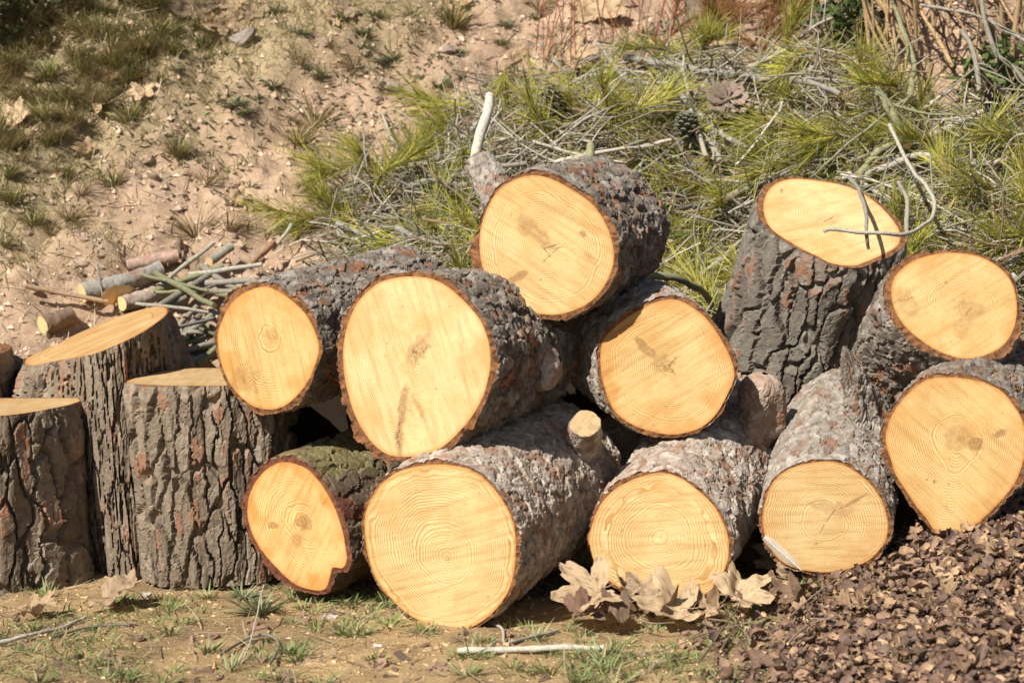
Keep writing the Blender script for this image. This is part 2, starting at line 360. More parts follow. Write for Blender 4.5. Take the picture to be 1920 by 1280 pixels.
# ------------------------------------------------------------------ logs
def bark_relief(p3, s, v, circ, kind, seed):
    """height in metres and plate / red / moss weights for points on the unrolled bark"""
    wv = vnoise(p3 * 14, seed) * 0.5 + vnoise(p3 * 34, seed + 1) * 0.3
    wv2 = vnoise(p3 * 14 + 31, seed) * 0.5 + vnoise(p3 * 34 + 9, seed + 1) * 0.3
    fine = fbm(p3 * 95, 3, seed + 5); n = fbm(p3 * 28, 3, seed + 7)
    st_ = p3 * np.array([1, 1, 0.3])
    if kind == 'plated':
        ws = wv * 0.020 + 0.010 * vnoise(st_ * 60, seed + 31) + 0.004 * vnoise(p3 * 130, seed + 32)
        f1, f2, r1, r2, ox, oy = voro(s + ws, v + wv2 * 0.04, circ, 0.040, 0.15, seed)
        _, e2, q1, q2, qx, qy = voro(s + ws * 0.8, v + wv2 * 0.03 + 0.006 * vnoise(p3 * 90, seed + 33), circ, 0.024, 0.06, seed + 3)
        gap = sstep(0.03, 0.19, f2 - f1); gap2 = sstep(0.0, 0.06, e2 - _)
        nl = fbm(st_ * 40, 3, seed + 7)
        h = gap * (0.0135 + 0.004 * r1) + gap * (0.0038 * q1 + 0.0012 * (qx * np.cos(q2 * 6.28) + qy * np.sin(q2 * 6.28)) - 0.0026 * (1 - gap2))
        h = h + np.floor((nl + 1) * 5) / 5 * 0.0035 + 0.0010 * fine
        red = (q1 > 0.84) * 0.8 * gap * (nl > -0.25)
        rnd_ = np.clip(0.35 * r1 + 0.55 * q1 + 0.3 * fine, 0, 1)
    else:
        a, b = {'flaky': (.034, .034), 'dark': (.032, .050), 'ash': (.026, .030), 'brown': (.05, .09)}[kind]
        k = {'flaky': 0.9, 'dark': 1.25, 'ash': 0.85, 'brown': 0.9}[kind]
        j1 = 0.005 * vnoise(p3 * 110, seed + 31); j2 = 0.005 * vnoise(p3 * 110 + 7, seed + 32)
        f1, f2, r1, r2, ox, oy = voro(s + wv * 0.018 + j1, v + wv2 * 0.024 + j2, circ, a, b, seed)
        f3, e2, q1, q2, qx, qy = voro(s + wv2 * 0.012 + j2, v + wv * 0.014 + j1, circ, a * 0.55, b * 0.55, seed + 3)
        gap = sstep(0.0, 0.10, f2 - f1); gap2 = sstep(0.0, 0.09, e2 - f3)
        tilt = ox * np.cos(r2 * 6.28) + oy * np.sin(r2 * 6.28)
        tilt2 = qx * np.cos(q2 * 6.28) + qy * np.sin(q2 * 6.28)
        h = k * (0.0042 * r1 + 0.0042 * tilt + 0.0026 * q1 + 0.0034 * tilt2 - 0.0062 * (1 - gap) - 0.0024 * (1 - gap2) + np.floor((n + 1) * 6) / 6 * 0.0022) + 0.0008 * fine
        red = ((r1 * 0.6 + q1 * 0.4) < 0.27) * 0.9 + (q1 > 0.93) * 0.8
        rnd_ = np.clip(0.35 * r1 + 0.6 * q1 + 0.3 * fine, 0, 1)
    return h, np.stack([rnd_, np.clip(red, 0, 1), 0 * rnd_], 1)
NU, NR = 288, 56
def face_grid(pith, outl, nr):
    rr = np.linspace(0, 1, nr) ** 0.85
    return pith[None, None] + rr[:, None, None] * (outl[None] - pith[None, None]), rr
def make_log(name, label, outline, Y, normal, ax, length, kind, rings, pith=None, thick=0.011, taper=1.0, stains=(), cracks=(),
             seed=1, color=(1, 1, 1), flare=0.0, moss=0.0, rim=0.35, inner='inner', ragged=0.8, mat=None, group='sawn pine logs in the pile', res=0.0028):
    L2 = smooth_loop(outline, NU); cen = L2.mean(0) if pith is None else np.array(pith, float); ctr = L2.mean(0)
    ang = np.unwrap(np.arctan2(L2[:, 1] - ctr[1], L2[:, 0] - ctr[0]))
    if ang[-1] < ang[0]: L2 = L2[::-1]; ang = np.unwrap(np.arctan2(L2[:, 1] - ctr[1], L2[:, 0] - ctr[0]))
    d = np.concatenate([[0], np.cumsum(np.linalg.norm(np.diff(np.vstack([L2, L2[:1]]), axis=0), axis=1))])
    tt = np.linspace(0, d[-1], NU, endpoint=False); Lc = np.vstack([L2, L2[:1]])
    O = np.stack([np.interp(tt, d, Lc[:, 0]), np.interp(tt, d, Lc[:, 1])], 1)          # even steps along the rim
    n = unit(normal); ax = unit(ax); C0 = at(ctr[0], ctr[1], Y)
    def plane(px):                                                                   # photo point -> point on the sawn plane
        dr = ray(px[..., 0], px[..., 1]); t = ((C0 - CAM) @ n) / (dr @ n); return CAM + dr * t[..., None]
    W = plane(O); Cw = W.mean(0)
    # frame of the log
    e1 = unit(np.cross(ax, [0, 0, 1.0]) if abs(ax[2]) < 0.9 else np.cross(ax, [0, 1.0, 0])); e2 = np.cross(ax, e1)
    rel = W - Cw; a_, b_ = rel @ e1, rel @ e2; rad = np.hypot(a_, b_); Rm = rad.mean()
    rs = np.real(np.fft.ifft(np.fft.fft(rad) * (np.minimum(np.arange(NU), NU - np.arange(NU)) < 4)))
    dirs = unit(np.stack([a_, b_], 1)); rb = (0.5 * rs + 0.5 * Rm) * taper
    Bk = Cw + ax * length + (dirs * rb[:, None]) @ np.stack([e1, e2])
    radial = dirs @ np.stack([e1, e2])
    nv = int(length / res) + 2; vv = np.linspace(0, 1, nv)
    sh = W[None] + (Bk - W)[None] * vv[:, None, None]
    fl = (thick + flare * vv ** 2)[:, None] * np.ones((1, NU)) if np.isscalar(thick) else thick[None]
    s = np.broadcast_to(tt / d[-1] * 2 * np.pi * Rm, (nv, NU)); vl = np.broadcast_to((vv * length)[:, None], (nv, NU))
    p3 = np.stack([np.cos(s / Rm) * Rm, np.sin(s / Rm) * Rm, vl], -1).reshape(-1, 3)
    h, pc = bark_relief(p3 + seed, s.ravel(), vl.ravel(), 2 * np.pi * Rm, kind, seed)
    h = h.reshape(nv, NU) + 0.006 * fbm(p3 * 7, 2, seed + 11).reshape(nv, NU) * sstep(0, .25, vv)[:, None]
    if moss:
        up = radial[:, 2][None] * np.ones((nv, 1)); mm = sstep(0.55, 1.05, up + 0.5 * fbm(p3 * 18, 3, seed + 13).reshape(nv, NU)) * moss
        pc[:, 2] = mm.ravel(); h = h + 0.002 * mm * (1 + vnoise(p3 * 250, 3).reshape(nv, NU))
    th0 = tt / d[-1] * 2 * np.pi; lf = fbm(np.stack([np.cos(th0) * 1.6, np.sin(th0) * 1.6, 0 * th0 + seed * 1.7], 1), 3, seed + 19)
    fl = fl * np.clip(1 + 2.0 * lf, .12, 2.6)[None]
    hm = h.mean(); calm = (1 - sstep(0.0, 0.035, vv * length))[:, None] * (1 - 0.9 * sstep(-.1, .4, lf) * ragged)[None] * .8
    h = h + (hm * .8 - h) * calm
    sp_ = vnoise(np.stack([np.cos(th0) * 22, np.sin(th0) * 22, 0 * th0 + seed], 1), seed + 37); h[0] = h[0] - 0.007 * ragged * np.clip(sp_, 0, 1) * sstep(-.3, .3, lf); h[1] = h[1] - 0.003 * ragged * np.clip(sp_, 0, 1)
    h = np.maximum(h + fl, (.0012 - .02 * sstep(0, .018, vv * length))[:, None]) - fl
    out = sh + radial[None] * (fl + h)[..., None]
    edge = out[0]; k = np.linspace(0, 1, 5)[1:-1]
    jag = 0.0035 * vnoise(np.stack([tt * 0.13, 0 * tt, 0 * tt + seed], 1), seed + 17)
    ringrows = np.stack([W + (edge - W) * q + n[None] * (jag * q - 0.002 * q)[:, None] for q in k])
    rows = np.concatenate([W[None], ringrows, out]); nrw = len(rows)
    i = np.arange(nrw * NU).reshape(nrw, NU); i2 = np.roll(i, -1, 1)
    Qd = np.stack([i[:-1], i2[:-1], i2[1:], i[1:]], -1).reshape(-1, 4)
    mi = np.repeat((np.arange(nrw - 1) < 4).astype(int), NU)
    PC = np.vstack([np.repeat(pc[:1] * 0, NU * 4, 0) if False else np.tile(np.array([[.5, .9, 0]]), (NU * 4, 1)), pc])
    base = np.array([rows[..., 0].mean(), rows[..., 1].mean(), rows[..., 2].min()])
    root = bpy.data.objects.new(name, None); COL.objects.link(root); root.location = base; root.empty_display_size = 0.05
    tag(root, label, 'log', group)
    link('bark', fast_mesh('bark', rows.reshape(-1, 3) - base, Qd, [M[mat or 'bark_' + kind], M[inner]], mi, smooth=False, cols={'plate': PC}), root)
    # sawn end with its growth rings
    def disc(Wd, pithw, px=None, flip=False):
        rr = np.linspace(0, 1, NR) ** 0.9
        G = pithw + rr[:, None, None] * (Wd[None] - pithw); Vd = G.reshape(-1, 3)
        th = np.linspace(0, 2 * np.pi, NU, endpoint=False)
        rho = np.repeat(rr, NU); t_ = np.tile(th, NR)
        wz = np.stack([np.cos(t_) * rho * 2.2, np.sin(t_) * rho * 2.2, 0 * rho + seed * 3.1], 1)
        ring = rings * (rho ** 0.92) + 1.1 * fbm(wz, 2, seed + 23) + 0.35 * vnoise(wz * 4, seed + 24) + 1.3 * vnoise(np.stack([rho * 7, 0 * rho, 0 * rho + seed], 1), seed + 26)
        st = np.zeros((len(Vd), 3)); ry = vnoise(wz * 2.2, seed + 25)
        st[:, 2] = np.clip(sstep(0.955, 1.0, rho) + rim * sstep(0.66, 1.0, rho + 0.18 * ry) * (0.65 + 0.5 * ry), 0, 1)
        if px is not None:
            X, Yp = px.reshape(-1, 2).T; wob = fbm(np.stack([X * .05, Yp * .05, 0 * X], 1), 3, seed + 29); wob2 = vnoise(np.stack([X * .17, Yp * .17, 0 * X], 1), seed + 28)
            for (cx, cy, rx, ry_, deg, stg) in stains:
                c_, s_ = math.cos(R_(deg)), math.sin(R_(deg)); u = ((X - cx) * c_ + (Yp - cy) * s_) / rx; w_ = (-(X - cx) * s_ + (Yp - cy) * c_) / ry_
                q = np.hypot(u, w_) + 0.6 * wob + 0.22 * wob2; st[:, 0] = np.maximum(st[:, 0], min(.92, 1.45 * stg) * sstep(1.1, 0.85, q) * (0.75 + 0.25 * np.sin(q * 14)))
                ring += 0.7 * np.exp(-(u * u + w_ * w_) * 0.5) * min(1.0, stg * 2)
            for (x0, y0, x1, y1, wd) in cracks:
                L_ = math.hypot(x1 - x0, y1 - y0); u = ((X - x0) * (x1 - x0) + (Yp - y0) * (y1 - y0)) / L_; w_ = (-(X - x0) * (y1 - y0) + (Yp - y0) * (x1 - x0)) / L_
                w_ = w_ + 7 * wob; wd = wd * .75; st[:, 1] = np.maximum(st[:, 1], 0.75 * sstep(wd, wd * 0.3, np.abs(w_)) * sstep(-2, 3, u) * sstep(L_, L_ * 0.6, u))
        j = np.arange(NR * NU).reshape(NR, NU); j2 = np.roll(j, -1, 1); Qf = np.stack([j[:-1], j[1:], j2[1:], j2[:-1]], -1).reshape(-1, 4)
        if flip: Qf = Qf[:, ::-1]
        o = link('cut_face', fast_mesh('cut_face', Vd - base, Qf, [M['wood']], attrs={'ring': ring}, cols={'stain': st}), root)
        o.color = (*color, 1); return o
    rr = np.linspace(0, 1, NR) ** 0.9
    disc(W, plane(cen), cen[None, None] + rr[:, None, None] * (O - cen)[None])
    Wb = out[-1] + ax * 0.0; disc(Wb, Wb.mean(0), None, True)
    root['_'] = 0; del root['_']
    return dict(root=root, base=base, W=W, C=Cw, ax=ax, e1=e1, e2=e2, R=Rm, n=n, length=length)
def dirv(yaw, up): return np.array([math.sin(R_(yaw)) * math.cos(R_(up)), math.cos(R_(yaw)) * math.cos(R_(up)), math.sin(R_(up))])
def stub(lg, pts, r0, r1, kind, name='stub', cut=False, label=None, seed=3, bulge=0.25, rough=1.0, cutn=None, red=0.0):
    """branch stub grown from a log: pts are world points from inside the log to its tip"""
    n, sides = 46, 64; P = curve(pts, n); T, A, B = frames(P); th = np.linspace(0, 2 * np.pi, sides, endpoint=False); u = np.linspace(0, 1, n)
    rad = (r0 + (r1 - r0) * u ** 0.8)[:, None] * (1 + bulge * vnoise(np.stack([np.tile(np.cos(th), n) * 1.3, np.tile(np.sin(th), n) * 1.3, np.repeat(u * 2.5, sides)], 1), seed).reshape(n, sides))
    L = np.linalg.norm(np.diff(P, axis=0), axis=1).sum(); s = np.tile(th * r0, n); v = np.repeat(u * L, sides)
    p3 = np.stack([np.cos(s / r0) * r0, np.sin(s / r0) * r0, v], 1)
    h, pc = bark_relief(p3 + seed, s, v, 2 * np.pi * r0, kind, seed); rad = rad + rough * 0.7 * h.reshape(n, sides)
    if not cut: rad = rad * np.sqrt(np.clip(1 - np.clip((u - 0.72) / 0.28, 0, 1) ** 2.2, 0.02, 1))[:, None]
    if red: pc[:, 1] = np.maximum(pc[:, 1], red)
    Vt = P[:, None] + rad[..., None] * (np.cos(th)[None, :, None] * A[:, None] + np.sin(th)[None, :, None] * B[:, None])
    if cutn is not None:                      # slant the sawn end
        nn = unit(cutn); k = sstep(0.45, 1, u)[:, None]; off = ((Vt - P[-1]) @ nn); Vt = Vt - (T[-1] / max(T[-1] @ nn, .25))[None, None] * (np.maximum(off, -1) * k * (u[:, None] > 0.97))[..., None]
    Vf = np.vstack([Vt.reshape(-1, 3), Vt[-1].mean(0)[None]]); i = np.arange(n * sides).reshape(n, sides); i2 = np.roll(i, -1, 1)
    Qd = np.stack([i[:-1], i2[:-1], i2[1:], i[1:]], -1).reshape(-1, 4)
    pc = np.vstack([pc, pc[-1:]])
    o = link(name, fast_mesh(name, Vf - lg['base'], Qd, [M['bark_' + kind]], smooth=False, cols={'plate': pc}), lg['root'])
    if label: o['label'] = label
    rr = np.linspace(0, 1, 14); G = Vt[-1].mean(0) + rr[:, None, None] * (Vt[-1] - Vt[-1].mean(0))[None]
    if cut:
        j = np.arange(14 * sides).reshape(14, sides); j2 = np.roll(j, -1, 1); Qf = np.stack([j[:-1], j2[:-1], j2[1:], j[1:]], -1).reshape(-1, 4)
        st = np.zeros((14 * sides, 3)); rho = np.repeat(rr, sides); st[:, 0] = 0.35 * (vnoise(np.stack([np.tile(np.cos(th), 14) * rho * 3, np.tile(np.sin(th), 14) * rho * 3, rho * 0], 1), 5) > 0.35)
        c = link('cut_face', fast_mesh('cut_face', G.reshape(-1, 3) + T[-1] * 0.0008 - lg['base'], Qf, [M['wood']], attrs={'ring': rho * 9}, cols={'stain': st}), o); c.color = (.68, .68, .78, 1)
    return o
def Z(ox, oy, pts): return [(ox + x * 0.33596, oy + y * 0.33596) for x, y in pts]

# --- upright rounds on the left
LA = make_log('upright_log', 'upright pine round cut off by the left edge, level top, beside the leaf', [(-160, 762), (-90, 783), (0, 779), (34, 776), (84, 768), (134, 757), (153, 748), (141, 746), (60, 746), (-40, 747), (-120, 750)],
    4.22, (0.02, -0.02, 1), (0.02, 0.01, -1), 0.40, 'plated', 40, thick=-0.010, taper=1.14, seed=11, group='upright pine rounds', color=(.82, .80, .86))
LB = make_log('upright_log', 'tall upright pine round with steeply slanting top, behind the two level rounds', Z(0, 425, [(870, 445), (760, 470), (600, 520), (450, 580), (300, 650), (170, 710), (140, 765), (200, 772), (320, 748), (500, 715), (650, 660), (780, 595), (880, 530), (932, 480), (920, 450)]),
    4.72, (-0.36, -0.055, 0.93), (0.06, 0.0, -1), 0.58, 'plated', 38, thick=-0.008, taper=1.14, seed=12, group='upright pine rounds', color=(.80, .72, .68))
LC = make_log('upright_log', 'upright pine round with level top under the smaller lying log, furrowed brown bark', [(238, 717), (300, 722), (370, 723), (440, 722), (505, 719), (545, 713), (553, 706), (520, 698), (470, 692), (413, 690), (370, 690), (319, 694), (269, 704)],
    4.28, (0.0, 0.0, 1), (0.02, 0.0, -1), 0.42, 'plated', 42, thick=-0.010, taper=0.90, seed=13, group='upright pine rounds', color=(.82, .80, .86))
LZ = make_log('upright_log', 'sliver of a dark upright round at the left edge behind the slanting one', [(-230, 655), (-120, 668), (-40, 668), (0, 655), (-20, 645), (-120, 640), (-200, 643)],
    4.85, (0.0, 0.0, 1), (0.05, 0.0, -1), 0.46, 'plated', 36, thick=0.012, seed=14, group='upright pine rounds')
# --- lying logs
LI = make_log('lying_log', 'small lying log with notched oval end, dark red bark rim and moss on top', [(534, 866), (571, 876), (595, 898), (615, 927), (630, 957), (641, 990), (647, 1020), (650, 1048), (642, 1064), (624, 1064), (619, 1080), (608, 1104), (580, 1104), (550, 1092), (520, 1065), (490, 1030), (471, 995), (464, 960), (469, 925), (485, 895), (508, 874)],
    3.98, -dirv(33, 0), dirv(31, 5), 0.42, 'brown', 26, pith=(575, 985), thick=0.007, seed=21, moss=.55, rim=0.9, inner='inner_dark', color=(1, .9, .78),
    stains=[(570, 978, 20, 14, 40, .75), (512, 985, 8, 6, 0, .6), (556, 1010, 9, 12, 0, .4)], cracks=[])
LJ = make_log('lying_log', 'large round lying log with clear concentric rings resting on bare ground', Z(640, 850, [(570, 60), (700, 85), (800, 140), (900, 260), (957, 380), (973, 500), (965, 640), (930, 770), (850, 880), (740, 960), (630, 985), (500, 960), (380, 900), (270, 800), (190, 690), (150, 570), (130, 420), (142, 310), (200, 200), (300, 110), (430, 70)]),
    3.79, -dirv(21, 5), dirv(25, 7), 0.52, 'flaky', 31, pith=(838, 1046), thick=0.003, seed=22, rim=0.3, stains=[(838, 1046, 9, 7, 0, .35)], color=(1.02, 1.03, 1.06))
LK = make_log('lying_log', 'ground log with round ringed end behind the large dry leaf, reddish knob on its bark', [(1104, 1018), (1110, 984), (1127, 944), (1157, 914), (1204, 892), (1245, 886), (1278, 897), (1303, 914), (1332, 940), (1351, 968), (1364, 1003), (1366, 1038), (1357, 1072), (1338, 1105), (1285, 1122), (1220, 1122), (1160, 1100), (1120, 1065)],
    3.93, -dirv(16, 0), dirv(22, 15), 0.56, 'flaky', 25, pith=(1240, 1006), thick=0.003, seed=23, rim=0.35, color=(1, .99, 1))
LL = make_log('lying_log', 'ground log with a jagged broken stub on its grey bark, end half buried in leaves', [(1559, 865), (1515, 868), (1475, 881), (1451, 902), (1436, 936), (1430, 978), (1443, 1025), (1480, 1060), (1550, 1072), (1618, 1056), (1655, 1022), (1665, 990), (1662, 965), (1652, 935), (1629, 904), (1596, 878)],
    3.94, -dirv(9, -1), dirv(14, 17), 0.52, 'ash', 30, pith=(1547, 978), thick=0.003, seed=24, rim=0.3, color=(.93, .90, .90), stains=[(1552, 950, 38, 14, 10, .3), (1600, 940, 26, 3, -28, .6)], cracks=[(1547, 980, 1572, 950, 1.7), (1546, 982, 1530, 998, 1.4)])
LM = make_log('lying_log', 'large log end with three dark knots above the litter heap', [(1784, 707), (1740, 711), (1703, 737), (1676, 771), (1664, 800), (1661, 828), (1669, 857), (1680, 890), (1697, 917), (1720, 951), (1739, 974), (1752, 992), (1784, 1000), (1818, 990), (1858, 957), (1898, 912), (1917, 870), (1924, 830), (1918, 791), (1902, 761), (1875, 731), (1834, 714)],
    3.96, -dirv(14, 2), dirv(24, 4), 0.5, 'dark', 34, pith=(1797, 818), thick=0.004, seed=25, rim=0.45, color=(1, .94, .86), stains=[(1797, 817, 26, 20, 0, .28), (1829, 832, 12, 12, 0, .7), (1876, 811, 14, 7, -25, .65), (1752, 902, 4, 4, 0, .9), (1802, 822, 7, 5, 0, .5)])
LF = make_log('lying_log', 'biggest oval log end with a long dark vertical streak and ragged orange bark rim', Z(640, 425, [(380, 278), (500, 290), (600, 340), (700, 430), (780, 530), (825, 660), (830, 780), (800, 920), (740, 1040), (660, 1140), (560, 1230), (450, 1272), (330, 1282), (240, 1260), (160, 1190), (90, 1080), (40, 940), (12, 780), (15, 640), (45, 520), (100, 410), (200, 320), (290, 288)]),
    3.88, -dirv(20, -2), dirv(25, -1), 0.42, 'dark', 52, pith=(782, 655), thick=0.008, color=(1.03, 1.05, 1.12), seed=26, rim=0.3, taper=.95, ragged=1.0,
    stains=[(788, 650, 24, 18, -50, .5), (775, 675, 12, 14, 0, .45), (755, 760, 8, 46, 8, .62), (748, 825, 7, 30, 0, .7), (785, 765, 4, 24, -28, .45), (865, 640, 5, 95, -6, .16)], cracks=[(776, 652, 792, 662, 2), (792, 662, 806, 645, 2), (780, 645, 778, 690, 1.6), (750, 790, 747, 856, 2.5)])
LD = make_log('lying_log', 'smaller lying log propped on the level upright round, knot low on its end', Z(0, 425, [(1490, 335), (1600, 390), (1700, 480), (1760, 590), (1780, 680), (1755, 780), (1700, 890), (1610, 985), (1520, 1018), (1420, 1003), (1340, 945), (1280, 870), (1235, 760), (1215, 640), (1228, 550), (1290, 430), (1380, 360)]),
    4.02, -dirv(26, 4), dirv(32, 6), 0.50, 'dark', 32, pith=(508, 628), thick=0.006, seed=27, rim=0.6, color=(1, .95, .86), stains=[(460, 712, 26, 26, 20, .33), (508, 628, 16, 14, 0, .25)], cracks=[(455, 705, 462, 722, 1.6)])
LH = make_log('lying_log', 'round log end with a dark wedge stain and radial cracks, below the topmost log', [(1129, 643), (1126, 687), (1134, 727), (1151, 768), (1184, 795), (1225, 809), (1254, 814), (1280, 812), (1314, 801), (1342, 777), (1365, 737), (1377, 704), (1371, 675), (1357, 645), (1337, 613), (1310, 584), (1268, 562), (1225, 568), (1178, 594), (1146, 620)],
    4.08, -dirv(4, -5), dirv(-14, 6), 0.42, 'ash', 36, pith=(1254, 690), thick=0.005, seed=28, rim=0.7, color=(.98, .92, .84), stains=[(1212, 655, 26, 9, 42, .55), (1240, 682, 26, 15, 15, .42), (1200, 642, 10, 5, 30, .6)], cracks=[(1250, 694, 1276, 660, 1.8), (1254, 690, 1226, 684, 1.5), (1256, 690, 1268, 706, 1.3)])
LG = make_log('lying_log', 'topmost lying log with round cracked end and dark bark, grey stub at its shoulder', [(979, 332), (934, 358), (907, 408), (899, 455), (905, 502), (925, 536), (962, 569), (999, 585), (1036, 590), (1073, 583), (1110, 563), (1137, 529), (1150, 492), (1148, 455), (1137, 423), (1117, 390), (1083, 362), (1026, 333)],
    4.06, -dirv(14, -3), dirv(22, 5), 0.34, 'dark', 38, pith=(1022, 468), thick=0.008, color=(1.0, .98, .98), seed=29, rim=0.3, stains=[(1000, 435, 42, 15, 35, .42), (985, 420, 20, 14, 30, .3), (968, 520, 26, 7, -28, .62), (960, 535, 6, 14, 15, .5), (1093, 438, 5, 9, -20, .6), (1108, 485, 14, 5, 50, .25)], cracks=[(1020, 465, 1052, 455, 2), (1034, 476, 1056, 456, 2.4), (1034, 476, 1010, 492, 1.8), (1020, 465, 1030, 480, 2), (1020, 465, 1012, 460, 2)])
LN = make_log('leaning_log', 'log end with two pale knots leaning up beside the tilted tall round', Z(1280, 425, [(1500, 145), (1380, 160), (1270, 200), (1190, 270), (1165, 350), (1175, 440), (1220, 530), (1300, 610), (1420, 690), (1560, 735), (1680, 720), (1790, 660), (1850, 560), (1865, 440), (1840, 320), (1770, 230), (1650, 165)]),
    4.14, (0.16, -0.92, 0.36), (-0.12, 0.80, -0.58), 0.42, 'dark', 36, pith=(1818, 578), thick=0.009, color=(1.0, .95, .88), seed=30, rim=0.45, stains=[(1702, 567, 22, 22, 0, .32), (1816, 580, 22, 22, 0, .32), (1806, 610, 16, 20, 20, .28), (1774, 530, 3, 3, 0, .9)], cracks=[(1688, 566, 1722, 560, 1.6), (1810, 592, 1824, 572, 1.8)])
LP = make_log('leaning_log', 'tall tilted round with pale sawn top crossed by a thin branch', [(1482, 336), (1450, 348), (1434, 371), (1432, 398), (1443, 425), (1468, 446), (1508, 469), (1535, 482), (1560, 494), (1599, 498), (1626, 490), (1660, 475), (1681, 462), (1688, 446), (1683, 426), (1660, 396), (1629, 370), (1589, 350), (1535, 339)],
    4.42, (0.10, -0.56, 0.82), (-0.26, 0.22, -0.94), 0.50, 'plated', 44, pith=(1556, 408), thick=0.002, seed=31, rim=0.25, mat='bark_slate', taper=1.02, color=(1, .98, 1.0), stains=[(1466, 358, 4, 6, 0, .9), (1552, 410, 22, 9, 0, .2)], cracks=[(1545, 418, 1566, 400, 1.8)])
make_log('lying_log', 'added log with shade painted on its end, deep in the gap under the propped log', [(560, 760), (640, 735), (720, 760), (745, 830), (720, 900), (640, 925), (570, 900), (545, 830)], 4.42, -dirv(8, 2), dirv(8, 2), .35, 'dark', 34, seed=51, thick=.008, res=.005, color=(.035, .03, .028))  # added to block the lit gap; near-black end colour paints in the shade
make_log('lying_log', 'added log with shade painted on its end, deep in the gap between the three central logs', [(1060, 600), (1130, 590), (1180, 640), (1180, 720), (1130, 775), (1060, 770), (1015, 720), (1010, 650)], 4.52, -dirv(6, 2), dirv(6, 2), .35, 'dark', 34, seed=52, thick=.008, res=.005, color=(.035, .03, .028))  # second added log, its sawn end tinted near black as painted shade
make_log('lying_log', 'log with shade painted on its end, behind the ringed ground log and the tilted round', [(1330, 640), (1400, 640), (1450, 700), (1440, 790), (1380, 840), (1310, 810), (1285, 740), (1290, 680)], 4.72, -dirv(6, 2), dirv(6, 2), .3, 'dark', 34, seed=53, thick=.008, res=.005, color=(.035, .03, .028))  # sawn end tinted near black here too, shade put into the colour
# --- branch stubs on the logs
def P_(px, py, Y): return at(px, py, Y)
stub(LJ, [P_(1088, 868, 4.16), P_(1090, 826, 4.07), P_(1096, 794, 3.99)], 0.058, 0.029, 'flaky', cut=True, label='short sawn branch stub with pale oval face', seed=41, bulge=.12, rough=.4, cutn=(-.25, -.75, .6))
stub(LK, [P_(1405, 820, 4.24), P_(1425, 765, 4.21), P_(1434, 700, 4.18)], 0.062, 0.040, 'flaky', name='knob', label='reddish rounded knob with flaking bark', seed=42, bulge=.3, rough=.8, red=.55)
stub(LL, [P_(1628, 830, 4.17), P_(1612, 740, 4.12), P_(1582, 648, 4.06)], 0.060, 0.004, 'ash', label='jagged pointed broken stub with pale lichen', seed=43, bulge=.4, rough=1.3)
stub(LF, [P_(940, 700, 4.08), P_(990, 688, 4.08), P_(1050, 672, 4.06)], 0.055, 0.046, 'flaky', name='knob', label='pale flaky broken knob', seed=44, bulge=.3, rough=1.5)
stub(LG, [P_(960, 400, 4.16), P_(926, 352, 4.19), P_(900, 308, 4.24)], 0.040, 0.033, 'ash', cut=True, label='grey flaking stub pointing up', seed=45, bulge=.12, rough=.8)
stub(LN, [P_(1720, 590, 4.22), P_(1680, 584, 4.17), P_(1650, 582, 4.13)], 0.036, 0.030, 'ash', label='short grey stub at the side', seed=46, bulge=.2)

# ------------------------------------------------------------------ things on the ground
def rot_to(normal, spin):                     # euler that stands local z along normal, spun about it
    q = Vector(normal).to_track_quat('Z', 'Y'); q2 = Vector((0, 0, 1)).rotation_difference(Vector((0, 0, 1)))
    from mathutils import Quaternion
    return (q @ Quaternion((0, 0, 1), spin)).to_euler()
def ribbon(mb, p0, dir_, length, width, bend, col, seg=3, side=None, m=0, tip=0.1, mid=1.0):
    """a blade, needle or leaf strip that bends over under its weight"""
    d = unit(dir_); sd = unit(np.cross(d, [0.31, 0.2, 0.93]) if side is None else side); t = np.linspace(0, 1, seg + 1)
    P = p0 + d * (t * length)[:, None] + np.array(bend) * (t ** 2)[:, None] * length
    w_ = width * 0.5 * np.interp(t, [0, 0.5, 1], [1, mid, tip])
    V_ = np.empty((2 * (seg + 1), 3)); V_[0::2] = P - sd * w_[:, None]; V_[1::2] = P + sd * w_[:, None]
    mb.add(V_, [(2 * i, 2 * i + 1, 2 * i + 3, 2 * i + 2) for i in range(seg)], m, col)
def rdir(): return unit(rng.normal(size=3))

# --- pile surface that the brushwood lies on
def pile(x, y):
    z = gf(x, y); x = np.asarray(x, float); y = np.asarray(y, float)
    edge = -0.42 + 0.36 * (y - 5.2)
    m = sstep(edge - 0.15, edge + 0.30, x) * sstep(4.55, 4.85, y) * sstep(6.25, 5.7, y - 0.10 * np.maximum(x, 0))
    return z + m * (0.20 + 0.05 * np.sin(x * 7.3 + 2 * np.sin(y * 5)) + 0.04 * np.sin(y * 9 + x * 3))
def on_pile(px, py, h=0.0):
    p = hit(px, py, pile, 4.4); return p - unit(p - CAM) * h
def in_brush(px, py):                         # photo outline of the brush heap
    top = np.interp(px, [560, 640, 720, 800, 880, 1000, 1150, 1300, 1500, 1620, 1700, 1920], [395, 350, 315, 262, 180, 130, 110, 75, 80, 120, 175, 200])
    return (py > top) and px > 610
GREY = np.array([.30, .28, .225]); GREEN = np.array([.235, .235, .135]); BROWN = np.array([.20, .14, .09]); TAN = np.array([.48, .32, .16]); PALE = np.array([.42, .39, .33])

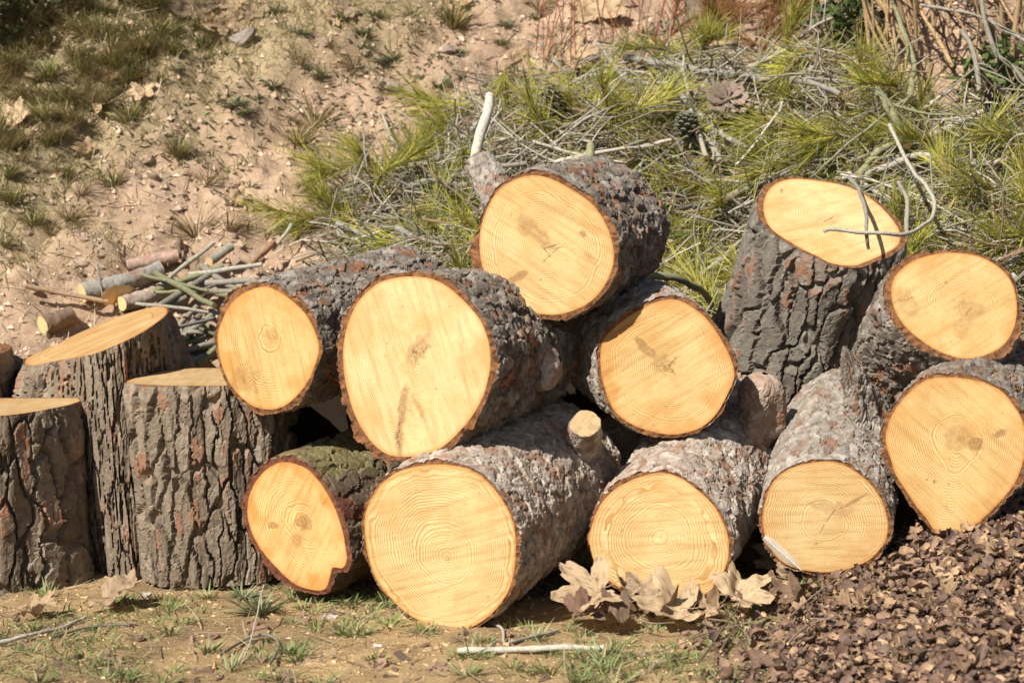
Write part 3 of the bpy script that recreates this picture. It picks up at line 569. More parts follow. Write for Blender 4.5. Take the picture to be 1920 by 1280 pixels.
def branch(name, label, pts, r0, r1, col, group=None, cat='branch', twigs=0, capfresh=True, n=None, jit=0.25, seed=None):
    """one bent branch; pts are world points"""
    pts = np.array(pts); seed = seed if seed is not None else int(rng.integers(1e6)); mb = MB(); n = n or max(8, 5 * len(pts))
    base = pts[0].copy()
    P = tube(mb, pts - base, r0, r1, n, 8, 0, 1 if capfresh else None, jit, col, seed)
    for k in range(twigs):
        i = int(rng.uniform(0.2, 0.9) * (n - 1)); d = unit(P[min(i + 1, n - 1)] - P[i - 1]) + 0.9 * rdir(); L = rng.uniform(.05, .16); r = max(0.0011, (r0 + r1) * 0.22)
        q = P[i] + unit(d) * L * 0.5 + rng.normal(size=3) * 0.012
        tube(mb, [P[i], q, q + unit(d + 0.4 * rdir()) * L * 0.5], r, r * 0.5, 6, 5, 0, None, 0.2, col, seed)
    o = link(name, mb.mesh(name, [M['twig'], M['fresh']]), None, base)
    return tag(o, label, cat, group)
def pb(pxs, h=0.03, Y=None):
    """photo points -> world points on the heap (or at given depths)"""
    out = []
    for i, q in enumerate(pxs):
        out.append(at(q[0], q[1], q[2]) if len(q) > 2 else (at(q[0], q[1], Y) if Y else on_pile(q[0], q[1], h)))
    P = np.array(out)
    if Y is None and len(P) > 2 and len(pxs[0]) == 2:      # a stiff branch bridges the hollows of the heap
        t = np.linspace(0, 1, len(P)); c = np.polyfit(t, P[:, 1], 1); yy = np.minimum(np.polyval(c, t), P[:, 1])
        P = np.array([at(q[0], q[1], y_) for q, y_ in zip(pxs, yy)])
    return P
px2m = lambda r, Y=5.2: r * Y / F
heroes = [
 ('thick pale branch lying level across the top of the brush heap', [(1175, 107), (1280, 125), (1394, 143), (1512, 153), (1575, 178)], 9, 7, GREY, .08),
 ('pale branch curving up to a hooked tip above the open cone', [(1401, 128), (1468, 97), (1522, 52), (1559, 34)], 6, 3, PALE, .10),
 ('grey branch running under the open pine cone', [(1270, 232), (1361, 215), (1421, 201), (1456, 193)], 8, 4, GREEN, .11),
 ('straight thick greenish stick leaning with sawn top end', [(1642, 168), (1670, 210), (1704, 272)], 10, 12, GREEN, .14),
 ('pale stick slanting up right with a thin tip', [(1722, 266), (1790, 236), (1840, 212), (1876, 195)], 8, 5, PALE, .10),
 ('long pale bent branch above the tilted round', [(1606, 330), (1666, 312), (1717, 292), (1784, 302), (1851, 307), (1918, 288)], 8, 6, PALE, .10),
 ('long thin curved twig arching left of the tilted round', [(1275, 392), (1347, 373), (1438, 339), (1515, 302), (1560, 296)], 5, 3, GREY, .12),
 ('upright greenish branch with forked foot near the dry reeds', [(1673, 5), (1690, 50), (1707, 92), (1712, 130), (1704, 185)], 5, 8, GREEN, .12),
 ('thin grey twig crossing the dry reeds towards the right edge', [(1727, 10), (1817, 27), (1870, 50), (1925, 80)], 4, 4, GREY, .14),
 ('dark straight stem leaning among the dry reeds', [(1838, -5), (1861, 87), (1890, 120), (1925, 155)], 6, 5, GREY * .7, .15),
 ('bent grey stem standing in front of the reeds', [(1804, 57), (1822, 90), (1831, 128), (1836, 170)], 6, 7, GREY * .8, .15),
 ('thin grey twig bare of needles left of the thick pale branch', [(1013, 81), (1053, 131), (1087, 158), (1150, 172)], 5, 4, GREY, .07),
 ('bowed twig at the left tip of the brush heap', [(717, 215), (737, 265), (774, 306), (818, 336), (878, 352)], 4, 5, GREY, .07),
 ('long grey twig sagging at the foot of the heap', [(640, 358), (741, 349), (801, 338), (880, 350)], 4, 7, GREY, .10),
 ('grey twig reaching level to the topmost log', [(740, 318), (784, 308), (842, 302), (892, 306)], 5, 6, GREY, .12),
 ('curved twig rising diagonally behind the topmost log', [(1000, 300), (1060, 255), (1110, 218), (1153, 202)], 4, 4, GREY, .13),
 ('long straight twig just over the topmost log', [(1040, 304), (1127, 286), (1191, 274), (1260, 262)], 5, 4, PALE, .13),
 ('grey branch falling from the heap crest to the cones', [(1120, 81), (1144, 111), (1178, 151), (1260, 158)], 6, 5, GREY * .85, .10),
 ('stout grey branch slanting below the open pine cone', [(1276, 178), (1314, 215), (1354, 249), (1408, 282)], 9, 8, PALE * .9, .10),
 ('stout grey branch ending in a broken foot beside the closed cone', [(1300, 225), (1322, 258), (1352, 302)], 8, 9, GREY, .12),
 ('greyish brown branch lying beneath the open cone', [(1398, 205), (1440, 222), (1490, 238)], 9, 6, BROWN * 1.2, .07),
 ('bent twig rising from the heap beside the tilted round top', [(1610, 330), (1640, 290), (1675, 268)], 9, 8, GREEN, .12),
]
for (lab, pts, r0, r1, col, h) in heroes:
    branch('branch', lab, pb(pts, h), px2m(r0 * .85), px2m(r1 * .8), col, twigs=5, n=26, jit=.4)
branch('branch', 'upright pale stick with sawn tip standing left of the topmost log', pb([(888, 312, 4.75), (905, 242, 4.8), (920, 180, 4.86)]), px2m(12, 4.8), px2m(9, 4.8), PALE * .95)
branch('branch', 'short green sawn stick standing just behind the topmost log', pb([(1104, 345, 4.7), (1106, 310, 4.7), (1109, 272, 4.72)]), px2m(9, 4.7), px2m(8, 4.7), GREEN)
branch('branch', 'greenish curved branch poking out right of the topmost log', pb([(1183, 522, 4.55), (1235, 518, 4.6), (1285, 527, 4.65), (1315, 545, 4.72), (1340, 578, 4.8)]), px2m(7, 4.6), px2m(7, 4.6), GREEN, capfresh=False)
branch('branch', 'thin looping branch lying across the tilted round top', pb([(1668, 235, 4.9), (1697, 296, 4.75), (1730, 343, 4.6), (1751, 382, 4.48), (1745, 410, 4.38), (1713, 432, 4.30), (1680, 440, 4.24), (1620, 436, 4.22), (1560, 431, 4.22), (1543, 436, 4.215)]), px2m(4, 4.5), px2m(3.6, 4.2), GREY * 1.05, capfresh=False, n=44)
branch('branch', 'thin twig hanging down onto the tilted round top', pb([(1591, 332, 4.66), (1609, 355, 4.52), (1622, 388, 4.38), (1626, 434, 4.24), (1630, 466, 4.245)]), px2m(4.5, 4.4), px2m(3.2, 4.2), GREY, capfresh=False, n=20)
branch('branch', 'dark twig standing beside the tilted round', pb([(1684, 340, 4.62), (1702, 375, 4.6), (1698, 430, 4.56), (1690, 470, 4.5)]), px2m(4, 4.5), px2m(6, 4.5), GREY * .8, capfresh=False)

def where(px, py):
    if px < 760: return 'at the left tip of the heap'
    if px < 1000: return 'beside the upright pale stick' if py < 300 else 'left of the topmost log'
    if py < 165: return 'under the red stems on the heap crest' if px < 1300 else ('near the dry reeds on the heap crest' if px > 1560 else 'on the heap crest above the open cone')
    if px < 1240: return 'just behind the topmost log'
    if px < 1430 and py > 380: return 'between the topmost log and the tilted round'
    if px < 1480: return 'around the open pine cone'
    if px < 1700: return 'above the tilted round'
    return 'at the foot of the dry reeds' if py < 270 else 'behind the leaning log with two knots'
# --- further bare branches woven through the heap
kb = 0
while kb < 215:
    px, py = rng.uniform(560, 1930), rng.uniform(80, 620)
    if not in_brush(px, py): continue
    a = rng.normal(0, 38) + (180 if rng.random() < .5 else 0); L = rng.uniform(90, 420); c, s_ = math.cos(R_(a)), -math.sin(R_(a)); bow = rng.normal(0, .13) * L
    q = [(px - c * L * (.5 - t) * -1 + -s_ * bow * 4 * t * (1 - t), py + s_ * L * (t - .5) + c * bow * 4 * t * (1 - t)) for t in (0, .33, .67, 1)]
    if not all(in_brush(x_, y_ + 20) and x_ < 2000 for x_, y_ in q): continue
    r = rng.uniform(1.6, 3.8) if rng.random() < .85 else rng.uniform(4, 8)
    ci = int(rng.integers(5)); col = [GREY, PALE, GREEN, GREY * .8, BROWN][ci] * rng.uniform(.8, 1.15)
    lab = ('stout ' if r > 4 else 'very thin ' if r < 2.4 else 'thin ') + ['grey', 'pale', 'greenish', 'dark grey', 'brown'][ci] + (' bowed' if abs(bow) > .12 * L else ' straight') + ' bare branch ' + where(px, py)
    branch('bare_branch', lab, pb(q, rng.uniform(.0, .15)), px2m(r), px2m(r * .55), col, lab.split(' bare ')[0] + ' branches ' + where(px, py), twigs=int(rng.integers(1, 5)))
    kb += 1

# --- pine sprigs: a shoot with long needles
def make_sprig(k, brown=False):
    r = np.random.default_rng(100 + k); L = r.uniform(.12, .24); bow = r.normal(0, .03)
    ax = [np.array([0, 0, 0]), np.array([L * .5, bow, 0.01]), np.array([L, 0, 0])]
    tw = MB(); tube(tw, ax, .0042, .0024, 8, 6, 0, None, .3, (np.array([.24, .17, .09]) if not brown else np.array([.2, .1, .05])), k)
    nd_ = MB(); P = curve(ax, 30)
    for i in range(int(r.uniform(75, 120))):
        t = 1 - abs(r.normal(0, .42)); t = min(max(t, .15), 1); p = P[int(t * 29)]
        th = r.uniform(0, 6.283); sp_ = R_(r.uniform(8, 46)); d = np.array([math.cos(sp_), math.sin(sp_) * math.cos(th), math.sin(sp_) * math.sin(th)])
        if brown: c = np.array([.26, .13, .05]) * r.uniform(.6, 1.3)
        else:
            c = np.array([.39, .37, .065]) * r.uniform(.7, 1.35)
            if r.random() < .22: c = np.array([.50, .43, .16]) * r.uniform(.8, 1.2)
            if r.random() < .22: c = np.array([.21, .25, .05]) * r.uniform(.8, 1.3)
        for m_ in (0, 1): ribbon(nd_, p, d + r.normal(size=3) * .07, r.uniform(.07, .125), .0017, r.normal(size=3) * .10 + np.array([0, 0, -.05]), c, 3, unit(np.cross(d, r.normal(size=3))), tip=.35)
    return tw.mesh('shoot', [M['twig']]), nd_.mesh('needles', [M['needle']], False)
SPRIG = [make_sprig(k) for k in range(10)]; SPRIGB = [make_sprig(k, True) for k in range(20, 23)]
def sprig(p, d, label, group, brown=False, sc=1.0, roll=None):
    me = (SPRIGB if brown else SPRIG)[int(rng.integers(3 if brown else 10))]
    q = Vector(d).to_track_quat('X', 'Z')
    from mathutils import Quaternion
    q = q @ Quaternion((1, 0, 0), float(rng.uniform(0, 6.28) if roll is None else roll))
    root = bpy.data.objects.new('pine_sprig', None); COL.objects.link(root); root.location = p; root.rotation_euler = q.to_euler(); root.scale = (sc,) * 3; root.empty_display_size = .03
    tag(root, label, 'pine sprig', group)
    link('shoot', me[0], root); link('needles', me[1], root)
ks = 0
while ks < 262:
    px, py = (rng.uniform(550, 1960) if rng.random() < .88 else rng.uniform(600, 950)), rng.uniform(90, 640)
    if not in_brush(px, py): continue
    if py > 480 and px < 900: continue
    p = on_pile(px, py, rng.uniform(-.05, .09)); d = unit(np.array([rng.normal(0, 1), rng.normal(-.45, .4), rng.normal(-.15, .55)]))
    sz = rng.uniform(.8, 1.2); lab = ('large ' if sz > 1.05 else 'small ' if sz < .92 else '') + ('upright' if d[2] > .3 else 'drooping' if d[2] < -.35 else 'level') + ' yellow green pine sprig ' + where(px, py)
    sprig(p - d * .1, d, lab, 'green pine sprigs ' + where(px, py), sc=sz); ks += 1
for (px, py, a, b) in [(585, 400, -1, .1), (620, 415, -1, -.3), (690, 345, -1, .2), (740, 430, -.6, -.8), (800, 430, .4, -1), (770, 455, -.3, -1), (840, 460, .7, -.7), (720, 300, -.8, .4), (960, 170, -.3, -1), (1000, 150, .2, -1), (1330, 95, -.2, 1), (1480, 110, .1, 1), (1600, 130, .2, .8)]:
    d = unit(np.array([a, -.35, b])); sprig(on_pile(px, py, .07) - d * .1, d, ('upright' if d[2] > .3 else 'drooping' if d[2] < -.35 else 'level') + ' yellow green pine sprig on the outside, ' + where(px, py), 'outer green pine sprigs ' + where(px, py))
for (px, py) in [(1255, 55), (1285, 80), (1310, 60), (1395, 45), (1425, 70), (1450, 60), (1470, 80), (1390, 80)]:
    d = unit(np.array([rng.normal(0, .6), -.3, rng.normal(.4, .5)])); sprig(hit(px, py) - d * .08 + np.array([0, -.05, .03]), d, 'dead brown pine sprig behind the heap crest', 'dead brown pine sprigs', True)

# --- countless fine twigs and shed needles that fill the heap
mb = MB(); k = 0
while k < 4200:
    px, py = (rng.uniform(550, 1980) if rng.random() < .7 else rng.uniform(560, 950)), rng.uniform(90, 660)
    if not in_brush(px, py): continue
    p = on_pile(px, py, rng.uniform(-.07, .12)); d = unit(np.array([rng.normal(0, 1), rng.normal(0, .35), rng.normal(0, .45)])); L = rng.uniform(.08, .34); r = rng.uniform(.0012, .0032)
    c = [GREY, GREY, PALE, GREEN, BROWN][rng.integers(5)] * rng.uniform(.55, 1.2)
    tube(mb, [p - d * L / 2, p - d * L * .15 + rng.normal(size=3) * .02, p + d * L * .2 + rng.normal(size=3) * .02, p + d * L / 2], r, r * .5, 7, 4, 0, None, 0, c); k += 1
tag(link('fine_twigs', mb.mesh('fine_twigs', [M['twig']])), 'fine grey twigs filling the brush heap', 'twigs', kind='stuff')
mb = MB(); k = 0
while k < 6500:
    px, py = rng.uniform(540, 1980), rng.uniform(80, 660)
    if not in_brush(px, py) or (k % 3 == 0 and px < 700): k += 1; continue
    if k % 6 == 0 or k == 1: p = on_pile(px, py, rng.uniform(-.06, .03))
    q = p + rng.normal(size=3) * np.array([.05, .03, .03]); c = (np.array([.40, .36, .20]) if rng.random() < .5 else np.array([.28, .30, .07])) * rng.uniform(.6, 1.25)
    ribbon(mb, q, np.array([rng.normal(0, 1), rng.normal(0, .4), rng.normal(-.1, .5)]), rng.uniform(.06, .12), .0019, rng.normal(size=3) * .1, c, 2, unit(np.array([rng.normal(), .2, rng.normal()])), tip=.4); k += 1
tag(link('shed_needles', mb.mesh('shed_needles', [M['needle']], False)), 'shed pine needles scattered through the brush heap', 'needles', kind='stuff')

# --- pine cones
def cone(p, d, Lc, Rc, openness, col, label):
    root = bpy.data.objects.new('pine_cone', None); COL.objects.link(root); root.location = p; root.rotation_euler = Vector(d).to_track_quat('Z', 'Y').to_euler(); root.empty_display_size = .03
    tag(root, label, 'pine cone', 'pine cones in the brush heap')
    mb = MB(); tube(mb, [(0, 0, 0), (0, 0, Lc * .5), (0, 0, Lc * .92)], Rc * .42, Rc * .15, 8, 10, 0, None, 0, col * .6); link('core', mb.mesh('core', [M['cone']]), root)
    me = MB(); t = np.linspace(0, 1, 5); wv_ = [.25, .45, .8, 1.0, .55]; zz = [0, .02, .05, .10, .16]
    Vs = []
    for tt, ww, z_ in zip(t, wv_, zz):
        for s_ in (-1, 0, 1): Vs.append((tt, s_ * ww * .36, z_ + (0.06 if s_ == 0 else 0)))
    Vs = np.array(Vs); top = Vs + np.array([0, 0, .07]); F1 = [(3 * i + j, 3 * i + j + 1, 3 * i + j + 4, 3 * i + j + 3) for i in range(4) for j in (0, 1)]
    me.add(top, F1, 0, col); me.add(Vs, [q[::-1] for q in F1], 0, col * .75)
    me.add(np.vstack([top[12:15], Vs[12:15]]), [(0, 3, 4, 1), (1, 4, 5, 2)], 0, col * 1.15)
    sm = me.mesh('scale', [M['cone']])
    nk = 34 if openness > 60 else 56
    for k in range(nk):
        u = (k + .5) / nk; ph = k * 2.39996; prof = math.sin(math.pi * min(1, .16 + .80 * u)) ** .7; tilt = R_(openness * (1 - .6 * u) + 8 - 60 * max(0, u - .7))
        r_in = Rc * .30 * (1 - .5 * u); Ls = Rc * (.85 * prof + .1)
        ez = np.array([math.cos(ph), math.sin(ph), 0]); o = link('scale', sm, root, ez * r_in + np.array([0, 0, Lc * (.05 + .85 * u)]))
        o.rotation_euler = (0, -R_(90 - openness) * (.35 + .65 * u), ph); o.rotation_mode = 'XYZ'
        o.scale = (Ls * (1.35 if openness > 60 else 1), Ls * (.95 if openness > 60 else 1.0), Ls)
    return root
cone(on_pile(1358, 205, .14), unit((.15, -.85, .55)), .06, .042, 68, np.array([.30, .22, .165]), 'open brown pine cone with spread scales on a grey branch')
cone(on_pile(1290, 262, .13), unit((-.1, -.35, .9)), .075, .036, 30, np.array([.22, .21, .15]), 'closed grey green pine cone hanging below the thick branches')
cone(on_pile(1032, 212, .09), unit((.35, -.4, .8)), .075, .042, 50, np.array([.23, .20, .17]), 'grey weathered pine cone on the left part of the heap')
cone(on_pile(1848, 205, .09), unit((.5, -.6, .4)), .07, .040, 55, np.array([.22, .18, .13]), 'half hidden pine cone beneath the dry reeds')

# ------------------------------------------------------------------ sticks and small logs left of the pile
def small_log(label, a, b, r, col, endcol=1, h=0.02, name='cut_pole', lift=(0, 0)):
    A = hit(*a) + np.array([0, -.02, h + lift[0]]); B = hit(*b) + np.array([0, -.02, h + lift[1]]); base = A.copy(); n, sd = 40, 24
    P = curve([A, (A + B) / 2 + rng.normal(size=3) * .006, B], n) - base; T, X, Yv = frames(P); th = np.linspace(0, 2 * np.pi, sd, endpoint=False)
    V_ = P[:, None] + r * (np.cos(th)[None, :, None] * X[:, None] + np.sin(th)[None, :, None] * Yv[:, None]); v0 = V_.reshape(-1, 3)
    v0 = v0 + unit(v0 - np.repeat(P, sd, 0)) * (r * .22 * fbm(v0 * 45, 3, int(a[0])))[:, None]
    i = np.arange(n * sd).reshape(n, sd); i2 = np.roll(i, -1, 1); root = bpy.data.objects.new(name, None); COL.objects.link(root); root.location = base; root.empty_display_size = .03
    tag(root, label, 'pole', 'small cut poles left of the pile')
    m_ = MB(); patch = sstep(.1, .3, fbm(v0 * 16, 3, 8))[:, None]; m_.add(v0, np.stack([i[:-1], i2[:-1], i2[1:], i[1:]], -1).reshape(-1, 4), 0, col * (1 - .6 * patch) + np.array([.25, .12, .08]) * .6 * patch); link('bark', m_.mesh('bark', [M['twig']]), root)
    for e, T_ in ((0, -T[0]), (-1, T[-1])):
        ring = v0.reshape(n, sd, 3)[e]; c = ring.mean(0); k = np.array([0, .5, .9, 1]); G = c + k[:, None, None] * (ring - c)[None] + T_ * .001
        m_ = MB(); j = np.arange(4 * sd).reshape(4, sd); j2 = np.roll(j, -1, 1); m_.add(G.reshape(-1, 3), np.stack([j[:-1], j[1:], j2[1:], j2[:-1]], -1).reshape(-1, 4)); link('cut_end', m_.mesh('cut_end', [M['fresh']]), root)
small_log('grey green cut pole with pale end lying highest on the left bank', (158, 562), (303, 520), .024, PALE * .8)
small_log('short cut pole with its pale end turned right, below the longest pole', (232, 582), (314, 556), .021, np.array([.36, .30, .24]))
small_log('dark short pole with pale end beside the slanting round', (84, 622), (138, 604), .024, BROWN)
small_log('pinkish bare pole half sunk in soil above the others', (242, 512), (338, 492), .018, np.array([.38, .27, .21]))
def stick(label, a, b, r, col, mid=None, h=.03, Y=None, cat='stick', group='cut sticks left of the pile', fresh=True):
    pts = [a, b] if mid is None else [a, mid, b]
    P = np.array([at(x, y, Y) if Y else hit(x, y) + np.array([0, -.03, h]) for x, y in pts])
    return branch('stick', label, P, px2m(r), px2m(r * .85), col, group, cat, 0, fresh)
stick('thin peeled stick with pale pointed tip lying over the poles', (54, 563), (208, 592), 5, BROWN * 1.3, (118, 577), .04)
stick('thin straight grey stick with pale tip leaning on the stick bundle', (300, 572), (404, 491), 5, GREY, None, .05)
stick('thick grey stick with blunt end at the top of the bundle', (396, 524), (438, 496), 10, GREY * .8, None, .05)
stick('thin dark twig standing upright among the cut poles', (188, 530), (197, 590), 2, GREY * .7, None, .05)
stick('short dark stub of wood standing in the soil', (341, 455), (339, 495), 4, BROWN * .8, None, .01)
stick('grey stick rising behind the smaller lying log', (549, 455), (515, 500), 4, GREY, None, .05)
stick('reddish splintered stick behind the smaller lying log', (516, 495), (470, 540), 6, np.array([.24, .13, .075]), None, .06)
for k in range(26):
    px, py = rng.uniform(325, 430), rng.uniform(545, 700); a = R_(rng.normal(8, 24)); L = rng.uniform(40, 75); r = rng.uniform(3.5, 8)
    ci = int(rng.integers(4)); col = [GREY, PALE * .8, GREEN, GREY * .8][ci] * rng.uniform(.65, .95)
    stick(('thick ' if r > 6.2 else 'thin ' if r < 4.6 else '') + ['grey', 'pale', 'greenish', 'dark grey'][ci] + ' cut stick in the bundle behind the slanting round', (px - math.cos(a) * L, py + math.sin(a) * L), (px + math.cos(a) * L, py - math.sin(a) * L), r, col, None, rng.uniform(.02, .09))
mb = MB(); sl = [hit(200, 578) + np.array([0, -.05, .03]), hit(258, 562) + np.array([0, -.05, .035])]
b0 = sl[0].copy(); U = sl[1] - sl[0]; Wd = np.array([0, -.01, .022])
vs = []; nn = 14
for i in range(nn):
    t = i / (nn - 1); w_ = math.sin(math.pi * min(1, .12 + t * .95)) ** .5
    for s_ in (-1, -.3, .4, 1): vs.append(U * t + Wd * s_ * w_ + np.array([0, -.006 * (1 - s_ * s_), .002 * math.sin(i * 2.1 + s_ * 3)]))
vs = np.array(vs); mb.add(np.vstack([vs, vs + np.array([0, .012, -.004])]), [(4 * i + j, 4 * i + j + 1, 4 * i + j + 5, 4 * i + j + 4) for i in range(nn - 1) for j in range(3)] + [tuple(q + 4 * nn for q in (4 * i + j, 4 * i + 4 + j, 4 * i + j + 5, 4 * i + j + 1)) for i in range(nn - 1) for j in range(3)])
tag(link('split_wood', mb.mesh('split_wood', [M['fresh']]), None, b0), 'pale splinter of fresh split wood between the cut poles', 'wood')

# ------------------------------------------------------------------ dry plane leaves
def leaf_mesh(k, curl=1.0, tone=(.43, .315, .195)):
    r = np.random.default_rng(500 + k); nr, na = 14, 90; th = np.linspace(-math.pi, math.pi, na, endpoint=False)
    lob = np.zeros(na); 
    for c, a, w_ in ((0, 1.0, .44), (R_(56), .88, .42), (-R_(56), .88, .42), (R_(112), .60, .40), (-R_(112), .60, .40)): lob = np.maximum(lob, a * np.exp(-((th - c + r.normal(0, .04)) / w_) ** 2))
    rad = .30 + .66 * lob ** .9 + .11 * np.abs(((th * 4.1 + r.uniform()) % 1) - .5) * 2 * (lob > .2) + .02 * r.normal(size=na); rad *= np.where(np.abs(th) > 2.75, .55, 1)
    rr = np.linspace(0, 1, nr); X = rr[:, None] * (rad * np.cos(th))[None]; Y = rr[:, None] * (rad * np.sin(th))[None]
    X, Y = X.ravel(), Y.ravel(); p = np.stack([X * 2.4, Y * 2.4, 0 * X], 1)
    A, B = r.normal(0, .35), r.normal(0, .3); z = curl * (.34 * (Y ** 2) * (1 + A) + .24 * X * X * (B + .6) + .15 * fbm(p * .8, 2, 60 + k) + .03 * fbm(p * 3, 2, 61 + k))
    vein = np.zeros_like(X); ang = np.arctan2(Y, X); R__ = np.hypot(X, Y)
    for c in (0, R_(52), -R_(52), R_(110), -R_(110)): vein = np.maximum(vein, np.exp(-((ang - c) * R__ / .022) ** 2))
    z = z - .012 * vein; c0 = np.array(tone); col = c0 * (1 + .22 * fbm(p * 2, 3, 70 + k) - .5 * (fbm(p * 7, 2, 71 + k) > .42))[:, None] * (1 - .22 * vein)[:, None]
    i = np.arange(nr * na).reshape(nr, na); i2 = np.roll(i, -1, 1); mb = MB(); mb.add(np.stack([X, Y, z], 1), np.stack([i[:-1], i[1:], i2[1:], i2[:-1]], -1).reshape(-1, 4), 0, col)
    tube(mb, [(-.02, 0, -.01), (-.3, .03, .02), (-.6, .0, .12)], .013, .010, 8, 5, 0, None, 0, c0 * .8)
    return mb.mesh('leaf', [M['leaf']])
LEAF = [leaf_mesh(k, c) for k, c in enumerate((1.0, 1.5, 2.2, 1.8, 2.8, 1.3))]
LEAFB = [leaf_mesh(k, c, t_) for k, c, t_ in ((20, 2.2, (.24, .155, .095)), (21, 2.8, (.30, .205, .125)), (22, 1.8, (.18, .11, .075)))]
def leaf(px, py, size, label, k=None, normal=None, spin=None, lift=.012, group=None, p=None, brown=False):
    p = hit(px, py) if p is None else p; nn = gnormal(p[0], p[1]) if normal is None else unit(normal)
    nn = unit(nn + (rng.normal(size=3) * .22 if normal is None else 0))
    o = link('dry_leaf', LEAFB[int(rng.integers(3))] if brown else LEAF[int(rng.integers(6)) if k is None else k], None, p + nn * lift, rot_to(nn, rng.uniform(0, 6.28) if spin is None else spin), size)
    return tag(o, label, 'leaf', group)
def lf_(px, py, Y, size, label, k, n_, sp_): leaf(0, 0, size, label, k, n_, R_(sp_), 0, None, at(px, py, Y))
lf_(1120, 1104, 3.80, .092, 'largest dry plane leaf propped in front of the ringed ground log', 0, (-.15, -.50, .85), -150)
lf_(1190, 1108, 3.80, .055, 'dry leaf with upturned point beside the largest dry leaf', 3, (.3, -.6, .7), 75)
leaf(0, 0, .090, 'long curled dry leaf lying along the foot of the ringed ground log', 1, (.05, -.42, .9), R_(172), 0, None, at(1275, 1138, 3.77))
leaf(0, 0, .078, 'dry leaf curled up at the corner of the ringed ground log', 2, (.15, -.4, .9), R_(15), 0, None, at(1380, 1112, 3.80))
leaf(1466, 1066, .078, 'broad pale dry leaf against the half buried log end', 0, (-.1, -.55, .8), R_(-75), .04)
leaf(1415, 1075, .06, 'brownish dry leaf tucked between two ground logs', 3, (.3, -.2, .9), R_(140), .02, None, None, True)
leaf(1545, 1056, .045, 'dry leaf leaning on the half buried log end', 5, (.2, -.4, .9), R_(200), .02)
leaf(1612, 1040, .045, 'tan dry leaf at the right foot of the half buried log', 2, (-.2, -.4, .9), R_(30), .02, None, None, True)
for (px, py, Y_, sz, sp_, br) in [(1085, 1128, 3.75, .05, 40, True), (1165, 1140, 3.74, .055, 200, True), (1225, 1128, 3.80, .06, 90, True), (1330, 1130, 3.80, .06, -20, False), (1420, 1098, 3.82, .055, 120, True), (1440, 1075, 3.83, .06, 10, False), (1500, 1078, 3.80, .05, 250, True)]:
    p_ = at(px, py, Y_); p_[2] = max(p_[2] * .6, gf(p_[0], p_[1]) + .012); leaf(0, 0, sz, ('brown' if br else 'tan') + ' crumpled leaf in the drift at the foot of the ground logs', None, unit((rng.normal(0, .2), -.35, .9)), R_(sp_), 0, ('brown' if br else 'tan') + ' leaves drifted against the ground logs', p_, br)
lf_(205, 1118, 3.93, .075, 'tan curled leaf on the ground between the two level rounds', 2, (-.3, -.25, .92), 35)
lf_(66, 1142, 3.86, .05, 'small pale curled leaf under the edge of the left round', 4, (.05, -.2, .95), -20)
for (px, py, s_) in [(34, 236, .075), (181, 204, .06), (269, 175, .05), (356, 28, .09), (418, 45, .07), (255, 84, .06), (74, 152, .04), (141, 50, .05), (205, 27, .05), (275, 18, .03), (165, 294, .04), (440, 20, .06), (647, 22, .06), (838, 14, .055), (878, 14, .05), (969, 106, .04), (1043, 146, .05), (395, 62, .05), (310, 60, .045), (480, 25, .05), (620, 35, .05), (105, 85, .04), (330, 95, .04), (437, 382, .045)]:
    zn = 'among the grass tufts at the top of the bank' if px < 300 else 'beside the big grey lump on the bank' if px < 500 else 'high on the bank above the heap'; zs = 'large ' if s_ >= .06 else 'small ' if s_ < .05 else ''
    leaf(px, py, s_, zs + 'dry tan leaf ' + zn, None, None, None, .02, zs + 'dry leaves ' + zn)
leaf(1124, 34, .12, 'very large pale leaf among red stems at the top of the bank', 0, (-.1, -.75, .65), R_(100), .03)
leaf(1058, 118, .10, 'large pale leaf lying just above the brush heap', 0, (.1, -.75, .65), R_(60), .03)

# ------------------------------------------------------------------ stones, clods, chips
def stone_mesh(k, n=2):
    import bmesh
    bm = bmesh.new(); bmesh.ops.create_icosphere(bm, subdivisions=n, radius=1.0); r = np.random.default_rng(800 + k)
    V_ = np.array([v.co[:] for v in bm.verts]); sc = np.array([1, r.uniform(.6, .9), r.uniform(.4, .7)])
    d = 1 + .28 * fbm(V_ * 1.3 + k * 5, 3, k); 
    for _ in range(7):
        nn = unit(r.normal(size=3)); lim = r.uniform(.55, .8); q = (V_ * d[:, None]) @ nn; d = np.where(q > lim, d * lim / np.maximum(q, 1e-6), d)
    W_ = V_ * d[:, None] * sc; F_ = [tuple(v.index for v in f.verts) for f in bm.faces]; bm.free(); return W_, F_
ST = [stone_mesh(k) for k in range(5)]; ST1 = [stone_mesh(k + 9, 1) for k in range(5)]
def stone_obj(px, py, size, col, label, group=None, k=None):
    p = hit(px, py); mb = MB(); W_, F_ = ST[int(rng.integers(5)) if k is None else k]; mb.add(W_, F_, 0, np.array(col)); o = link('stone', mb.mesh('stone', [M['stone']], False), None, p + np.array([0, 0, size * .15]), (rng.uniform(-.4, .4), rng.uniform(-.4, .4), rng.uniform(0, 6.28)), size)
    return tag(o, label, 'stone', group)
stone_obj(732, 168, .045, (.42, .33, .26), 'large flat pinkish stone set in the middle of the bank')
stone_obj(715, 160, .022, (.36, .33, .29), 'grey stone beside the large flat pinkish stone')
stone_obj(66, 545, .026, (.5, .38, .28), 'pale stone on bare soil left of the cut poles')
stone_obj(98, 548, .012, (.42, .38, .33), 'small grey stone beside the pale one near the cut poles')
stone_obj(590, 318, .016, (.60, .44, .30), 'pale tan elongated stone on the bare slope')
stone_obj(455, 78, .06, (.36, .30, .25), 'big weathered grey lump high on the grassy bank')
stone_obj(838, 98, .03, (.34, .26, .21), 'brownish stone under a tuft near the bank top')
